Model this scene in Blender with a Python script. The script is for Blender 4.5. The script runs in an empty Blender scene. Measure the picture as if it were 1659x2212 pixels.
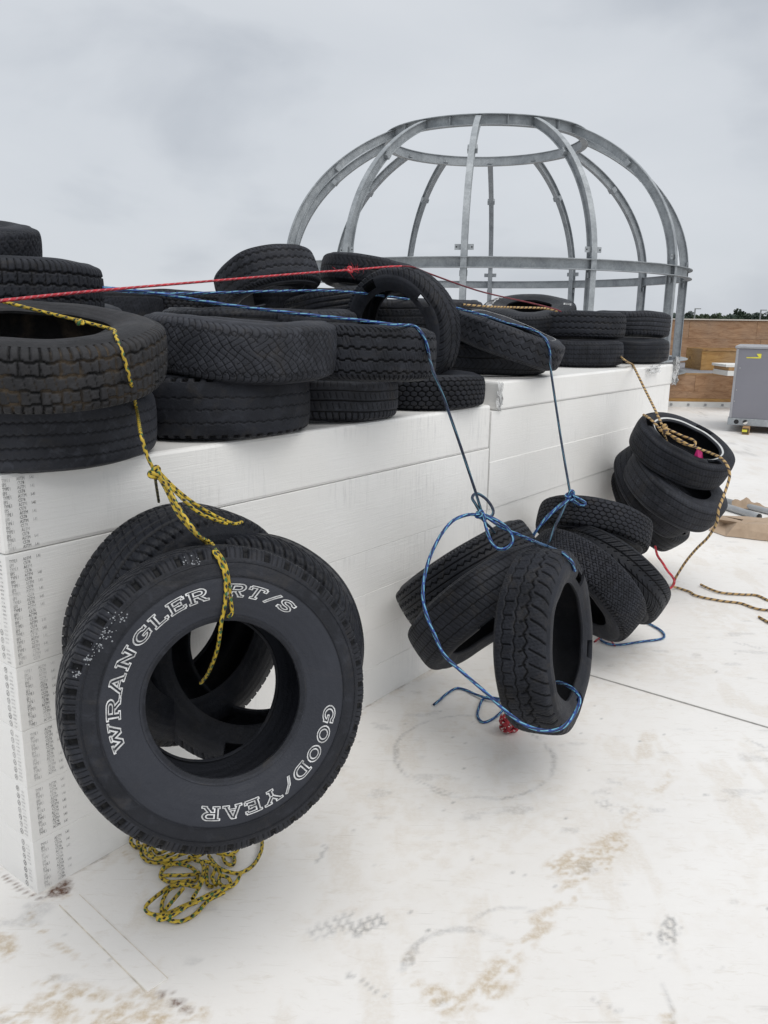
import bpy, bmesh, math, random
import numpy as np
from math import sin, cos, pi, radians, sqrt, atan2, asin, tan, atan
from mathutils import Vector, Matrix
random.seed(4)
rng = np.random.default_rng(7)
sc = bpy.context.scene
COL = sc.collection

# ------------------------------------------------------------------ camera
EYE = 1.6
FPX, CX, CY = 1750.0, 829.5, 1106.0
ROLL = radians(0.8)
PITCH = atan((CY - 692.0) * cos(ROLL) / FPX)
_f = np.array([0, cos(PITCH), -sin(PITCH)]); _u = np.array([0, sin(PITCH), cos(PITCH)]); _r = np.array([1.0, 0, 0])
CAMX = _r * cos(ROLL) + _u * sin(ROLL); CAMU = _u * cos(ROLL) - _r * sin(ROLL); CAMF = _f
CAMP = np.array([0, 0, EYE])
cam = bpy.data.cameras.new('camera'); cam_o = bpy.data.objects.new('camera', cam); COL.objects.link(cam_o)
cam.sensor_fit = 'HORIZONTAL'; cam.sensor_width = 36.0; cam.lens = 36.0 * FPX / 1659.0
cam.clip_start = 0.05; cam.clip_end = 6000
cam_o.matrix_world = Matrix(((CAMX[0], CAMU[0], -CAMF[0], 0), (CAMX[1], CAMU[1], -CAMF[1], 0), (CAMX[2], CAMU[2], -CAMF[2], EYE), (0, 0, 0, 1)))
sc.camera = cam_o

# ------------------------------------------------------------------ world, sun, exposure
SUN_EL, SUN_AZ = radians(62), radians(140)      # azimuth clockwise from +Y
w = bpy.data.worlds.new('World'); sc.world = w; w.use_nodes = True
nt = w.node_tree; nt.nodes.clear()
out = nt.nodes.new('ShaderNodeOutputWorld'); bg = nt.nodes.new('ShaderNodeBackground'); bg.inputs[1].default_value = 0.1
sky = nt.nodes.new('ShaderNodeTexSky'); sky.sky_type = 'NISHITA'; sky.sun_disc = False
sky.sun_elevation = SUN_EL; sky.sun_rotation = SUN_AZ; sky.air_density = 1.0; sky.dust_density = 2.0
tc = nt.nodes.new('ShaderNodeTexCoord')
mp = nt.nodes.new('ShaderNodeMapping'); mp.inputs['Scale'].default_value = (1.0, 1.0, 2.3); mp.inputs['Location'].default_value = (0.3, 1.9, 0.2)
n1 = nt.nodes.new('ShaderNodeTexNoise'); n1.inputs['Scale'].default_value = 2.1; n1.inputs['Detail'].default_value = 6; n1.inputs['Roughness'].default_value = 0.5; n1.inputs['Distortion'].default_value = 0.25
cr = nt.nodes.new('ShaderNodeValToRGB')
e = cr.color_ramp.elements
e[0].position = 0.24; e[0].color = (0.40, 0.43, 0.475, 1)
e[1].position = 0.70; e[1].color = (0.58, 0.605, 0.638, 1)
e[0].position = .30; e[1].position = .66; m_ = e.new(0.46); m_.color = (0.535, 0.563, 0.60, 1)
mul = nt.nodes.new('ShaderNodeVectorMath'); mul.operation = 'SCALE'; mul.inputs['Scale'].default_value = 10.0
mix = nt.nodes.new('ShaderNodeMix'); mix.data_type = 'RGBA'; mix.inputs['Factor'].default_value = 0.96
L = nt.links.new
L(tc.outputs['Generated'], mp.inputs['Vector']); L(mp.outputs[0], n1.inputs['Vector']); L(n1.outputs[0], cr.inputs[0]); L(cr.outputs[0], mul.inputs[0])
L(sky.outputs[0], mix.inputs['A']); L(mul.outputs[0], mix.inputs['B']); L(mix.outputs['Result'], bg.inputs[0]); L(bg.outputs[0], out.inputs[0])
sl = bpy.data.lights.new('sun', 'SUN'); sl.energy = 1.7; sl.angle = radians(60); sl.color = (1.0, 0.97, 0.92)
so = bpy.data.objects.new('sun', sl); COL.objects.link(so)
sd = Vector((sin(SUN_AZ) * cos(SUN_EL), cos(SUN_AZ) * cos(SUN_EL), sin(SUN_EL)))
so.rotation_euler = sd.to_track_quat('Z', 'Y').to_euler(); so.location = (3, -3, 8)
sc.view_settings.view_transform = 'Standard'; sc.view_settings.look = 'None'
sc.view_settings.exposure = 0.28; sc.view_settings.gamma = 1.0; sc.view_settings.use_curve_mapping = False

# ------------------------------------------------------------------ helpers
def ray(x, y):
    d = CAMX * (x - CX) / FPX + CAMU * (CY - y) / FPX + CAMF
    return d / np.linalg.norm(d)
def at(x, y, t): return CAMP + ray(x, y) * t
def onz(x, y, z=0.0):
    d = ray(x, y); return CAMP + d * ((z - EYE) / d[2])
def viewdir(x, y, ax):
    d = ray(x, y); r = CAMX - d * (CAMX @ d); r /= np.linalg.norm(r); u = np.cross(r, d)
    A = ax[0] * r + ax[1] * u - ax[2] * d
    return A / np.linalg.norm(A)
def tag(o, label=None, cat=None, group=None, kind=None):
    if label: o['label'] = label
    if cat: o['category'] = cat
    if group: o['group'] = group
    if kind: o['kind'] = kind
    return o
def link(name, me, mat=None, parent=None, smooth=False):
    if mat is not None and not me.materials: me.materials.append(mat)
    o = bpy.data.objects.new(name, me); COL.objects.link(o)
    if parent is not None: o.parent = parent
    if smooth and len(me.polygons): me.polygons.foreach_set('use_smooth', [True] * len(me.polygons))
    return o
def empty(name, loc=(0, 0, 0), rot=None, label=None, cat=None, group=None):
    o = bpy.data.objects.new(name, None); COL.objects.link(o); o.location = loc
    if rot is not None: o.rotation_euler = rot
    o.empty_display_size = 0.1
    return tag(o, label, cat, group)
def mesh_np(name, V, Q):
    V = np.asarray(V, np.float32).reshape(-1, 3); Q = np.asarray(Q, np.int32); k = Q.shape[1]
    me = bpy.data.meshes.new(name)
    me.vertices.add(len(V)); me.vertices.foreach_set('co', V.ravel())
    me.loops.add(Q.size); me.loops.foreach_set('vertex_index', Q.ravel())
    me.polygons.add(len(Q)); me.polygons.foreach_set('loop_start', np.arange(0, Q.size, k, dtype=np.int32))
    me.update(calc_edges=True)
    return me
def grid_q(n, m, wrap_i=False, off=0):
    ni = n if wrap_i else n - 1
    i = np.arange(ni)[:, None]; j = np.arange(m - 1)[None, :]
    a = i * m + j; b = ((i + 1) % n) * m + j
    return np.stack([a, b, b + 1, a + 1], -1).reshape(-1, 4) + off
class MB:
    def __init__(s): s.v = []; s.f = []
    def add(s, vs, fs):
        o = len(s.v); s.v += [tuple(map(float, p)) for p in vs]; s.f += [tuple(i + o for i in f) for f in fs]
    def box(s, c, sz, R=None, bev=0):
        x, y, z = [q / 2 for q in sz]
        P = [(-x, -y, -z), (x, -y, -z), (x, y, -z), (-x, y, -z), (-x, -y, z), (x, -y, z), (x, y, z), (-x, y, z)]
        if R is not None: P = [tuple(R @ Vector(p)) for p in P]
        s.add([(p[0] + c[0], p[1] + c[1], p[2] + c[2]) for p in P], [(0, 3, 2, 1), (4, 5, 6, 7), (0, 1, 5, 4), (1, 2, 6, 5), (2, 3, 7, 6), (3, 0, 4, 7)])
        return s
    def build(s, name, mat, parent=None, smooth=False, bevel=0, seg=2):
        me = bpy.data.meshes.new(name); me.from_pydata(s.v, [], s.f); me.update()
        if bevel:
            bm = bmesh.new(); bm.from_mesh(me)
            bmesh.ops.bevel(bm, geom=[e_ for e_ in bm.edges], offset=bevel, segments=seg, affect='EDGES', profile=0.6)
            bm.to_mesh(me); bm.free()
        return link(name, me, mat, parent, smooth)

# value noise
def vnoise(x, y, seed=0, per=None):
    r = np.random.default_rng(seed).random((257, 257)); r[256] = r[0]; r[:, 256] = r[:, 0]
    xi = np.floor(x).astype(int); yi = np.floor(y).astype(int); fx = x - xi; fy = y - yi
    fx = fx * fx * (3 - 2 * fx); fy = fy * fy * (3 - 2 * fy); xi %= 256; yi %= 256
    return (r[xi, yi] * (1 - fx) + r[xi + 1, yi] * fx) * (1 - fy) + (r[xi, yi + 1] * (1 - fx) + r[xi + 1, yi + 1] * fx) * fy
def fbm(x, y, sc_=1.0, oct=4, seed=0):
    s = 0; a = 0.5; t = 0
    for k in range(oct):
        s = s + a * vnoise(x * sc_ * 2 ** k, y * sc_ * 2 ** k, seed + k); t += a; a *= 0.55
    return s / t

# ------------------------------------------------------------------ materials
def newmat(name):
    m = bpy.data.materials.new(name); m.use_nodes = True
    n = m.node_tree.nodes; b = n['Principled BSDF']
    return m, m.node_tree, b
def node(t, typ, **kw):
    n = t.nodes.new(typ)
    for k, v in kw.items():
        if k in n.inputs: n.inputs[k].default_value = v
        else: setattr(n, k, v)
    return n
def ramp(t, fac, stops):
    c = t.nodes.new('ShaderNodeValToRGB'); el = c.color_ramp.elements
    el[0].position, el[0].color = stops[0][0], (*stops[0][1], 1)
    el[1].position, el[1].color = stops[-1][0], (*stops[-1][1], 1)
    for p, q in stops[1:-1]:
        x = el.new(p); x.color = (*q, 1)
    t.links.new(fac, c.inputs[0]); return c.outputs[0]
def mixc(t, f, a, b, mode='MIX'):
    m = t.nodes.new('ShaderNodeMix'); m.data_type = 'RGBA'; m.blend_type = mode
    for s_, v in (('Factor', f), ('A', a), ('B', b)):
        i = [q for q in m.inputs if q.name == s_ and (q.type == ('VALUE' if s_ == 'Factor' else 'RGBA'))][0]
        if isinstance(v, (int, float)): i.default_value = v
        elif isinstance(v, tuple): i.default_value = (*v, 1)
        else: t.links.new(v, i)
    return [o for o in m.outputs if o.type == 'RGBA'][0]
def math_(t, op, a, b=None, c=None, clamp=False):
    m = t.nodes.new('ShaderNodeMath'); m.operation = op; m.use_clamp = clamp
    for i, v in enumerate((a, b, c)):
        if v is None: continue
        if isinstance(v, (int, float)): m.inputs[i].default_value = v
        else: t.links.new(v, m.inputs[i])
    return m.outputs[0]
def bump(t, b, h, strength=0.5, dist=0.01):
    n = t.nodes.new('ShaderNodeBump'); n.inputs['Strength'].default_value = strength; n.inputs['Distance'].default_value = dist
    t.links.new(h, n.inputs['Height']); t.links.new(n.outputs[0], b.inputs['Normal'])
def noise(t, vec, scale, detail=4, rough=0.55, dist=0.0):
    n = node(t, 'ShaderNodeTexNoise', Scale=scale, Detail=detail, Roughness=rough, Distortion=dist)
    if vec is not None: t.links.new(vec, n.inputs['Vector'])
    return n.outputs[0]
def mapping(t, vec, scale=(1, 1, 1), loc=(0, 0, 0), rot=(0, 0, 0)):
    m = t.nodes.new('ShaderNodeMapping'); m.inputs['Scale'].default_value = scale; m.inputs['Location'].default_value = loc; m.inputs['Rotation'].default_value = rot
    t.links.new(vec, m.inputs['Vector']); return m.outputs[0]
def objco(t): return t.nodes.new('ShaderNodeTexCoord').outputs['Object']

def rubber(name, base, worn, mud=0.0, band=None, rough=0.62, dust=0.35):
    m, t, b = newmat(name); co = objco(t)
    sep = t.nodes.new('ShaderNodeSeparateXYZ'); t.links.new(co, sep.inputs[0])
    rad = math_(t, 'SQRT', math_(t, 'ADD', math_(t, 'MULTIPLY', sep.outputs[0], sep.outputs[0]), math_(t, 'MULTIPLY', sep.outputs[1], sep.outputs[1])))
    oi = t.nodes.new('ShaderNodeObjectInfo')
    va = t.nodes.new('ShaderNodeVectorMath'); va.operation = 'ADD'; t.links.new(co, va.inputs[0])
    cb = t.nodes.new('ShaderNodeCombineXYZ'); 
    for k in range(3): t.links.new(math_(t, 'MULTIPLY', oi.outputs['Random'], 17.0 + 9 * k), cb.inputs[k])
    t.links.new(cb.outputs[0], va.inputs[1]); co2 = va.outputs[0]
    n_big = noise(t, co2, 5.5, 5, 0.6, 0.4); n_mid = noise(t, co2, 26, 5, 0.65, 0.6); n_f = noise(t, co2, 190, 3, 0.6)
    c = ramp(t, n_big, [(0.30, base), (0.75, worn)])
    # dusty speckle and smears
    dm = ramp(t, n_mid, [(0.52, (0, 0, 0)), (0.78, (1, 1, 1))])
    dmf = math_(t, 'MULTIPLY', dm, dust)
    c = mixc(t, dmf, c, tuple(min(1, q * 1.9 + 0.006) for q in worn))
    # shade painted in: groove bottoms tinted far darker than the worn raised rubber
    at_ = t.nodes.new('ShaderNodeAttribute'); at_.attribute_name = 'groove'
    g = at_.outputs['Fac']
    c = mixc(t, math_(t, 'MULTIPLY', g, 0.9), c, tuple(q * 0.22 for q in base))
    # brown road dust in large patches
    c = mixc(t, math_(t, 'MULTIPLY', ramp(t, noise(t, co2, 9, 6, 0.7, 1.0), [(0.54, (0, 0, 0)), (0.72, (1, 1, 1))]), 0.30), c, (0.060, 0.052, 0.043))
    if mud:
        mm = math_(t, 'MULTIPLY', math_(t, 'MULTIPLY', g, mud), ramp(t, noise(t, co2, 12, 4), [(0.45, (0, 0, 0)), (0.62, (1, 1, 1))]))
        c = mixc(t, mm, c, (0.10, 0.075, 0.05))
    if band:
        r0, r1, colr, amt = band
        up = math_(t, 'MULTIPLY', math_(t, 'SUBTRACT', rad, r0), 260, clamp=True)
        dn = math_(t, 'MULTIPLY', math_(t, 'SUBTRACT', r1, rad), 260, clamp=True)
        c = mixc(t, math_(t, 'MULTIPLY', math_(t, 'MULTIPLY', up, dn), math_(t, 'MULTIPLY_ADD', n_big, 0.5, amt - 0.25, clamp=True)), c, colr)
    t.links.new(c, b.inputs['Base Color'])
    rr = math_(t, 'MULTIPLY_ADD', n_mid, 0.5, rough - 0.27)
    t.links.new(rr, b.inputs['Roughness']); b.inputs['Specular IOR Level'].default_value = 0.17
    # concentric moulding lines + fine pitting
    ring = math_(t, 'SINE', math_(t, 'MULTIPLY', rad, 330))
    ringm = math_(t, 'MULTIPLY', ring, ramp(t, noise(t, mapping(t, co2, (.01, .01, .01)), 40, 1), [(0.4, (0, 0, 0)), (0.6, (1, 1, 1))]))
    h = math_(t, 'ADD', math_(t, 'MULTIPLY', n_f, 0.6), math_(t, 'MULTIPLY', n_mid, 0.7))
    h = math_(t, 'ADD', h, math_(t, 'MULTIPLY', ring, 0.09))
    bump(t, b, h, 0.6, 0.004)
    return m
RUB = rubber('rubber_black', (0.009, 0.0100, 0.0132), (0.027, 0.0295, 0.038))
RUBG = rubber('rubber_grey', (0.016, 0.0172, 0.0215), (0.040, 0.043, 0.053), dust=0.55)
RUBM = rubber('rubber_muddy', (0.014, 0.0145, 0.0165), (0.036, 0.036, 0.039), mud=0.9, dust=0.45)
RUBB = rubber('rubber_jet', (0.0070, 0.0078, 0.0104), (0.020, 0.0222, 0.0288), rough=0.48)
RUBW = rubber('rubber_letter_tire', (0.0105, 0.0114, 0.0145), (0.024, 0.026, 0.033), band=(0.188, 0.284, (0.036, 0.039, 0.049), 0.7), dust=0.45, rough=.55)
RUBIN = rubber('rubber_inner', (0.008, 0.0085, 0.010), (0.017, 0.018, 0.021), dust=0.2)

def simple(name, col, rough=0.6, metal=0.0, var=0.12, scale=8, bstr=0.2, bd=0.002, spec=0.5):
    m, t, b = newmat(name); co = objco(t)
    n = noise(t, co, scale, 5, 0.6)
    lo = tuple(max(0, c * (1 - var)) for c in col); hi = tuple(min(1, c * (1 + var)) for c in col)
    t.links.new(ramp(t, n, [(0.3, lo), (0.7, hi)]), b.inputs['Base Color'])
    b.inputs['Metallic'].default_value = metal; b.inputs['Roughness'].default_value = rough; b.inputs['Specular IOR Level'].default_value = spec
    bump(t, b, noise(t, co, scale * 12, 3), bstr, bd)
    return m
WHITE_INK = simple('white_letter_paint', (0.47, 0.475, 0.48), 0.6, var=0.45, scale=70)
WHITEWALL = simple('whitewall_rubber', (0.55, 0.56, 0.56), 0.6, var=0.15, scale=30)

def foam_mat():
    m, t, b = newmat('foam_board_white'); co = t.nodes.new('ShaderNodeTexCoord').outputs['Object']
    nb = noise(t, co, 1.6, 4, 0.5)
    sv = mapping(t, co, (7, 7, 0.7)); sh = mapping(t, co, (1.2, 1.2, 34))
    nv = noise(t, sv, 9, 5, 0.65, 0.6); nh = noise(t, sh, 6, 4, 0.6, 0.25)
    base = ramp(t, nb, [(0.3, (0.80, 0.79, 0.765)), (0.7, (0.86, 0.855, 0.84))])
    patch = ramp(t, noise(t, co, 2.3, 3, 0.5), [(0.46, (0, 0, 0)), (0.60, (1, 1, 1))])
    stre = math_(t, 'MULTIPLY', ramp(t, nv, [(0.52, (0, 0, 0)), (0.70, (1, 1, 1))]), patch)
    c = mixc(t, math_(t, 'MULTIPLY', stre, 0.36), base, (0.50, 0.50, 0.50))
    grime = ramp(t, noise(t, mapping(t, co, (14, 14, 1.2), (3, 1, 2)), 3, 5, 0.7), [(0.62, (0, 0, 0)), (0.75, (1, 1, 1))])
    c = mixc(t, math_(t, 'MULTIPLY', grime, 0.24), c, (0.38, 0.37, 0.35))
    c = mixc(t, math_(t, 'MULTIPLY', ramp(t, nh, [(0.6, (0, 0, 0)), (0.8, (1, 1, 1))]), 0.04), c, (0.45, 0.45, 0.44))
    t.links.new(c, b.inputs['Base Color']); b.inputs['Roughness'].default_value = 0.42
    b.inputs['Coat Weight'].default_value = 0.18; b.inputs['Coat Roughness'].default_value = 0.3
    b.inputs['Subsurface Weight'].default_value = 0.0
    h = math_(t, 'ADD', math_(t, 'MULTIPLY', nh, 0.62), math_(t, 'MULTIPLY', noise(t, co, 260, 2), 0.12))
    h = math_(t, 'ADD', h, math_(t, 'MULTIPLY', math_(t, 'MULTIPLY', nv, patch), 1.1))
    h = math_(t, 'ADD', h, math_(t, 'MULTIPLY', noise(t, co, 7, 3), 0.8))
    bump(t, b, h, 0.5, 0.004)
    return m
FOAM = foam_mat()

def ink_mat():
    m, t, b = newmat('stamped_ink'); co = objco(t)
    n = noise(t, co, 34, 4, 0.75); n2 = noise(t, mapping(t, co, (1, 1, 1.0)), 5.5, 3, 0.5)
    f = math_(t, 'MULTIPLY', ramp(t, n, [(0.40, (0, 0, 0)), (0.56, (1, 1, 1))]), ramp(t, n2, [(0.36, (0.35, 0.35, 0.35)), (0.62, (1, 1, 1))]))
    t.links.new(mixc(t, f, (0.60, 0.60, 0.59), (0.018, 0.018, 0.022)), b.inputs['Base Color']); b.inputs['Roughness'].default_value = 0.6
    return m
INK = ink_mat()

def galv():
    m, t, b = newmat('galvanised_steel'); co = objco(t)
    v = node(t, 'ShaderNodeTexVoronoi', Scale=38.0); t.links.new(co, v.inputs['Vector'])
    n = noise(t, co, 2.6, 5, 0.6, 0.8)
    c = ramp(t, n, [(0.28, (0.23, 0.25, 0.27)), (0.5, (0.32, 0.345, 0.365)), (0.74, (0.42, 0.445, 0.465))])
    sp = ramp(t, v.outputs['Color'], [(0.2, (0.86, 0.86, 0.86)), (0.8, (1.06, 1.06, 1.06))])
    c = mixc(t, 0.8, c, sp, 'MULTIPLY')
    st = ramp(t, noise(t, mapping(t, co, (9, 9, 1.0)), 4, 4, 0.6), [(0.6, (0, 0, 0)), (0.74, (1, 1, 1))])
    c = mixc(t, math_(t, 'MULTIPLY', st, 0.35), c, (0.58, 0.60, 0.60))
    t.links.new(c, b.inputs['Base Color']); b.inputs['Metallic'].default_value = 0.2; b.inputs['Roughness'].default_value = 0.55
    bump(t, b, n, 0.15, 0.01)
    return m
GALV = galv()

def plywood(name, c0, c1, seed=0):
    m, t, b = newmat(name); co = objco(t); oi = t.nodes.new('ShaderNodeObjectInfo')
    cb = t.nodes.new('ShaderNodeCombineXYZ'); t.links.new(math_(t, 'MULTIPLY', oi.outputs['Random'], 31.0), cb.inputs[0]); t.links.new(math_(t, 'MULTIPLY', oi.outputs['Random'], 13.0), cb.inputs[2])
    va = t.nodes.new('ShaderNodeVectorMath'); va.operation = 'ADD'; t.links.new(co, va.inputs[0]); t.links.new(cb.outputs[0], va.inputs[1])
    st = mapping(t, va.outputs[0], (1.0, 1.0, 5.5))
    wv = noise(t, st, 2.0, 6, 0.6, 1.6)
    rings = math_(t, 'FRACT', math_(t, 'MULTIPLY', noise(t, mapping(t, va.outputs[0], (.8, .8, 2.4)), 1.5, 2, 0.5, 0.9), 11.0))
    c = ramp(t, wv, [(0.28, c0), (0.5, tuple((a + d) / 2 for a, d in zip(c0, c1))), (0.74, c1)])
    c = mixc(t, math_(t, 'MULTIPLY', ramp(t, rings, [(0.0, (0, 0, 0)), (0.8, (0.3, 0.3, 0.3)), (1.0, (1, 1, 1))]), 0.30), c, tuple(q * 0.45 for q in c0))
    kn = node(t, 'ShaderNodeTexVoronoi', Scale=1.7); t.links.new(mapping(t, va.outputs[0], (1, 1, 1.4)), kn.inputs['Vector'])
    kf = ramp(t, kn.outputs['Distance'], [(0.05, (1, 1, 1)), (0.11, (0, 0, 0))])
    c = mixc(t, math_(t, 'MULTIPLY', kf, 0.75), c, (0.10, 0.045, 0.02))
    gy = ramp(t, noise(t, va.outputs[0], 1.2, 3), [(0.45, (0, 0, 0)), (0.7, (1, 1, 1))])
    c = mixc(t, math_(t, 'MULTIPLY', gy, 0.35), c, (0.30, 0.24, 0.19))
    t.links.new(c, b.inputs['Base Color']); b.inputs['Roughness'].default_value = 0.75
    bump(t, b, wv, 0.3, 0.01)
    return m
PLY = plywood('plywood_weathered', (0.25, 0.125, 0.060), (0.50, 0.31, 0.18))
PLYN = plywood('plywood_fresh', (0.33, 0.165, 0.045), (0.52, 0.31, 0.11))
LUMB = plywood('lumber', (0.30, 0.16, 0.06), (0.46, 0.29, 0.14))
MEMB = simple('white_flashing', (0.74, 0.74, 0.72), 0.5, var=0.05, scale=3)
CAPM = simple('cap_trim', (0.62, 0.57, 0.50), 0.6, var=0.1)
GREYROOF = simple('grey_membrane', (0.22, 0.225, 0.245), 0.7, var=0.15, scale=2)
ACM = simple('unit_grey_paint', (0.205, 0.205, 0.235), 0.5, var=0.05, scale=1.5, bstr=0.05)
ACF = simple('unit_frame_metal', (0.34, 0.345, 0.37), 0.45, metal=0.3, var=0.1)
DARK = simple('dark_opening', (0.012, 0.012, 0.014), 0.7)
YELLOW = simple('yellow_sticker', (0.72, 0.66, 0.06), 0.5, var=0.06)
PALE = simple('pale_sticker', (0.70, 0.70, 0.52), 0.5, var=0.06)
PINKM = simple('pink_tape', (0.75, 0.035, 0.24), 0.4, var=0.15, scale=30)
REDP = simple('red_plastic', (0.30, 0.035, 0.04), 0.5, var=0.2)
SCREW = simple('screw_metal', (0.5, 0.5, 0.5), 0.4, metal=0.6)
PIPE = simple('pipe_grey', (0.36, 0.37, 0.38), 0.4, metal=0.4, var=0.15)

def paper():
    m, t, b = newmat('brown_paper'); co = objco(t)
    n = noise(t, co, 4, 5, 0.6)
    t.links.new(ramp(t, n, [(0.3, (0.31, 0.225, 0.155)), (0.7, (0.43, 0.325, 0.235))]), b.inputs['Base Color']); b.inputs['Roughness'].default_value = 0.8
    v = node(t, 'ShaderNodeTexVoronoi', Scale=7.0); v.feature = 'DISTANCE_TO_EDGE'; t.links.new(mapping(t, co, (1, 1, 1)), v.inputs['Vector'])
    bump(t, b, math_(t, 'ADD', v.outputs['Distance'], n), 0.5, 0.03)
    return m
PAPER = paper()
def film():
    m, t, b = newmat('stretch_film'); co = objco(t)
    b.inputs['Base Color'].default_value = (0.85, 0.86, 0.87, 1); b.inputs['Roughness'].default_value = 0.25
    b.inputs['Transmission Weight'].default_value = 0.35; b.inputs['Alpha'].default_value = 0.75
    bump(t, b, noise(t, co, 40, 5, 0.7, 2), 0.8, 0.01)
    return m
FILM = film()

def rope_mat(name, kind):
    m, t, b = newmat(name)
    uv = t.nodes.new('ShaderNodeUVMap').outputs[0]
    sep = t.nodes.new('ShaderNodeSeparateXYZ'); t.links.new(uv, sep.inputs[0]); U, V = sep.outputs[0], sep.outputs[1]
    # two opposite helices make the braid
    def hel(k, pitch, ph=0.0): return math_(t, 'FRACT', math_(t, 'ADD', math_(t, 'ADD', math_(t, 'MULTIPLY', V, k), math_(t, 'DIVIDE', U, pitch)), ph))
    h1, h2 = hel(1, 0.030), hel(-1, 0.030, 0.3)
    b1 = math_(t, 'PINGPONG', math_(t, 'MULTIPLY', hel(4, 0.022), 1.0), 0.5); b2 = math_(t, 'PINGPONG', hel(-4, 0.022), 0.5)
    hgt = math_(t, 'MAXIMUM', b1, b2)
    def stripe(f, a, w_): return math_(t, 'LESS_THAN', math_(t, 'ABSOLUTE', math_(t, 'SUBTRACT', f, a)), w_)
    nz = noise(t, t.nodes.new('ShaderNodeTexCoord').outputs['Object'], 30, 3)
    if kind == 'yellow':
        cell = math_(t, 'MULTIPLY', stripe(hel(1, 0.032), 0.5, 0.20), stripe(hel(-1, 0.032, .1), 0.3, 0.22))
        blk = math_(t, 'MULTIPLY', stripe(hel(2, 0.026, .3), 0.5, 0.22), stripe(hel(-2, 0.026), 0.5, 0.26))
        base = ramp(t, nz, [(0.35, (0.34, 0.235, 0.018)), (0.65, (0.56, 0.40, 0.035))])
        c = mixc(t, cell, base, (0.035, 0.115, 0.040)); c = mixc(t, blk, c, (0.006, 0.008, 0.012))
    elif kind == 'olive':
        c = ramp(t, nz, [(0.35, (0.07, 0.065, 0.03)), (0.65, (0.14, 0.13, 0.06))])
        c = mixc(t, stripe(hel(1, 0.03), .5, .2), c, (0.02, 0.02, 0.02))
    elif kind == 'blue':
        c = ramp(t, nz, [(0.35, (0.012, 0.045, 0.20)), (0.65, (0.022, 0.085, 0.33))])
        c = mixc(t, stripe(math_(t, 'FRACT', math_(t, 'MULTIPLY', hel(1, 0.25), 3)), 0.5, 0.13), c, (0.008, 0.010, 0.022))
        fl = math_(t, 'MULTIPLY', stripe(math_(t, 'FRACT', math_(t, 'MULTIPLY', hel(1, 0.25, .2), 3)), 0.5, 0.13), stripe(hel(0, 0.035), 0.5, 0.36))
        c = mixc(t, fl, c, (0.16, 0.42, 0.48))
    elif kind == 'navy':
        c = ramp(t, nz, [(0.35, (0.008, 0.012, 0.03)), (0.65, (0.02, 0.035, 0.075))])
        c = mixc(t, stripe(math_(t, 'FRACT', math_(t, 'MULTIPLY', hel(1, 0.3), 2)), 0.5, 0.11), c, (0.06, 0.16, 0.22))
    elif kind == 'brown':
        c = ramp(t, nz, [(0.35, (0.36, 0.22, 0.075)), (0.65, (0.52, 0.36, 0.16))])
        c = mixc(t, stripe(hel(1, 0.036), 0.5, 0.17), c, (0.05, 0.035, 0.035))
    elif kind == 'red':
        c = ramp(t, nz, [(0.35, (0.33, 0.010, 0.020)), (0.65, (0.58, 0.028, 0.045))])
        c = mixc(t, math_(t, 'MULTIPLY', stripe(hel(2, 0.035), 0.5, 0.12), 0.45), c, (0.45, 0.30, 0.32))
    elif kind == 'maroon':
        c = ramp(t, nz, [(0.35, (0.10, 0.010, 0.018)), (0.65, (0.20, 0.025, 0.035))])
    elif kind == 'redfleck':
        c = ramp(t, nz, [(0.35, (0.25, 0.010, 0.018)), (0.65, (0.42, 0.025, 0.040))])
        c = mixc(t, math_(t, 'MULTIPLY', stripe(hel(1, 0.024), 0.5, 0.16), stripe(hel(-1, 0.024), 0.5, 0.22)), c, (0.60, 0.55, 0.52))
    t.links.new(c, b.inputs['Base Color']); b.inputs['Roughness'].default_value = 0.6
    bump(t, b, hgt, 0.9, 0.0022)
    return m
ROPE = {k: rope_mat('rope_' + k, k) for k in ('yellow', 'olive', 'blue', 'navy', 'brown', 'red', 'maroon', 'redfleck')}

# ------------------------------------------------------------------ stack frame
A0 = np.array([-0.96899, 1.98624, 0.0]); UU = np.array([0.608472, 0.793575, 0.0]); NN = np.array([0.793575, -0.608472, 0.0])
def W(s, n, z): return A0 + UU * s + NN * n + np.array([0, 0, z])
STACK_ROT = atan2(UU[1], UU[0])

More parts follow.
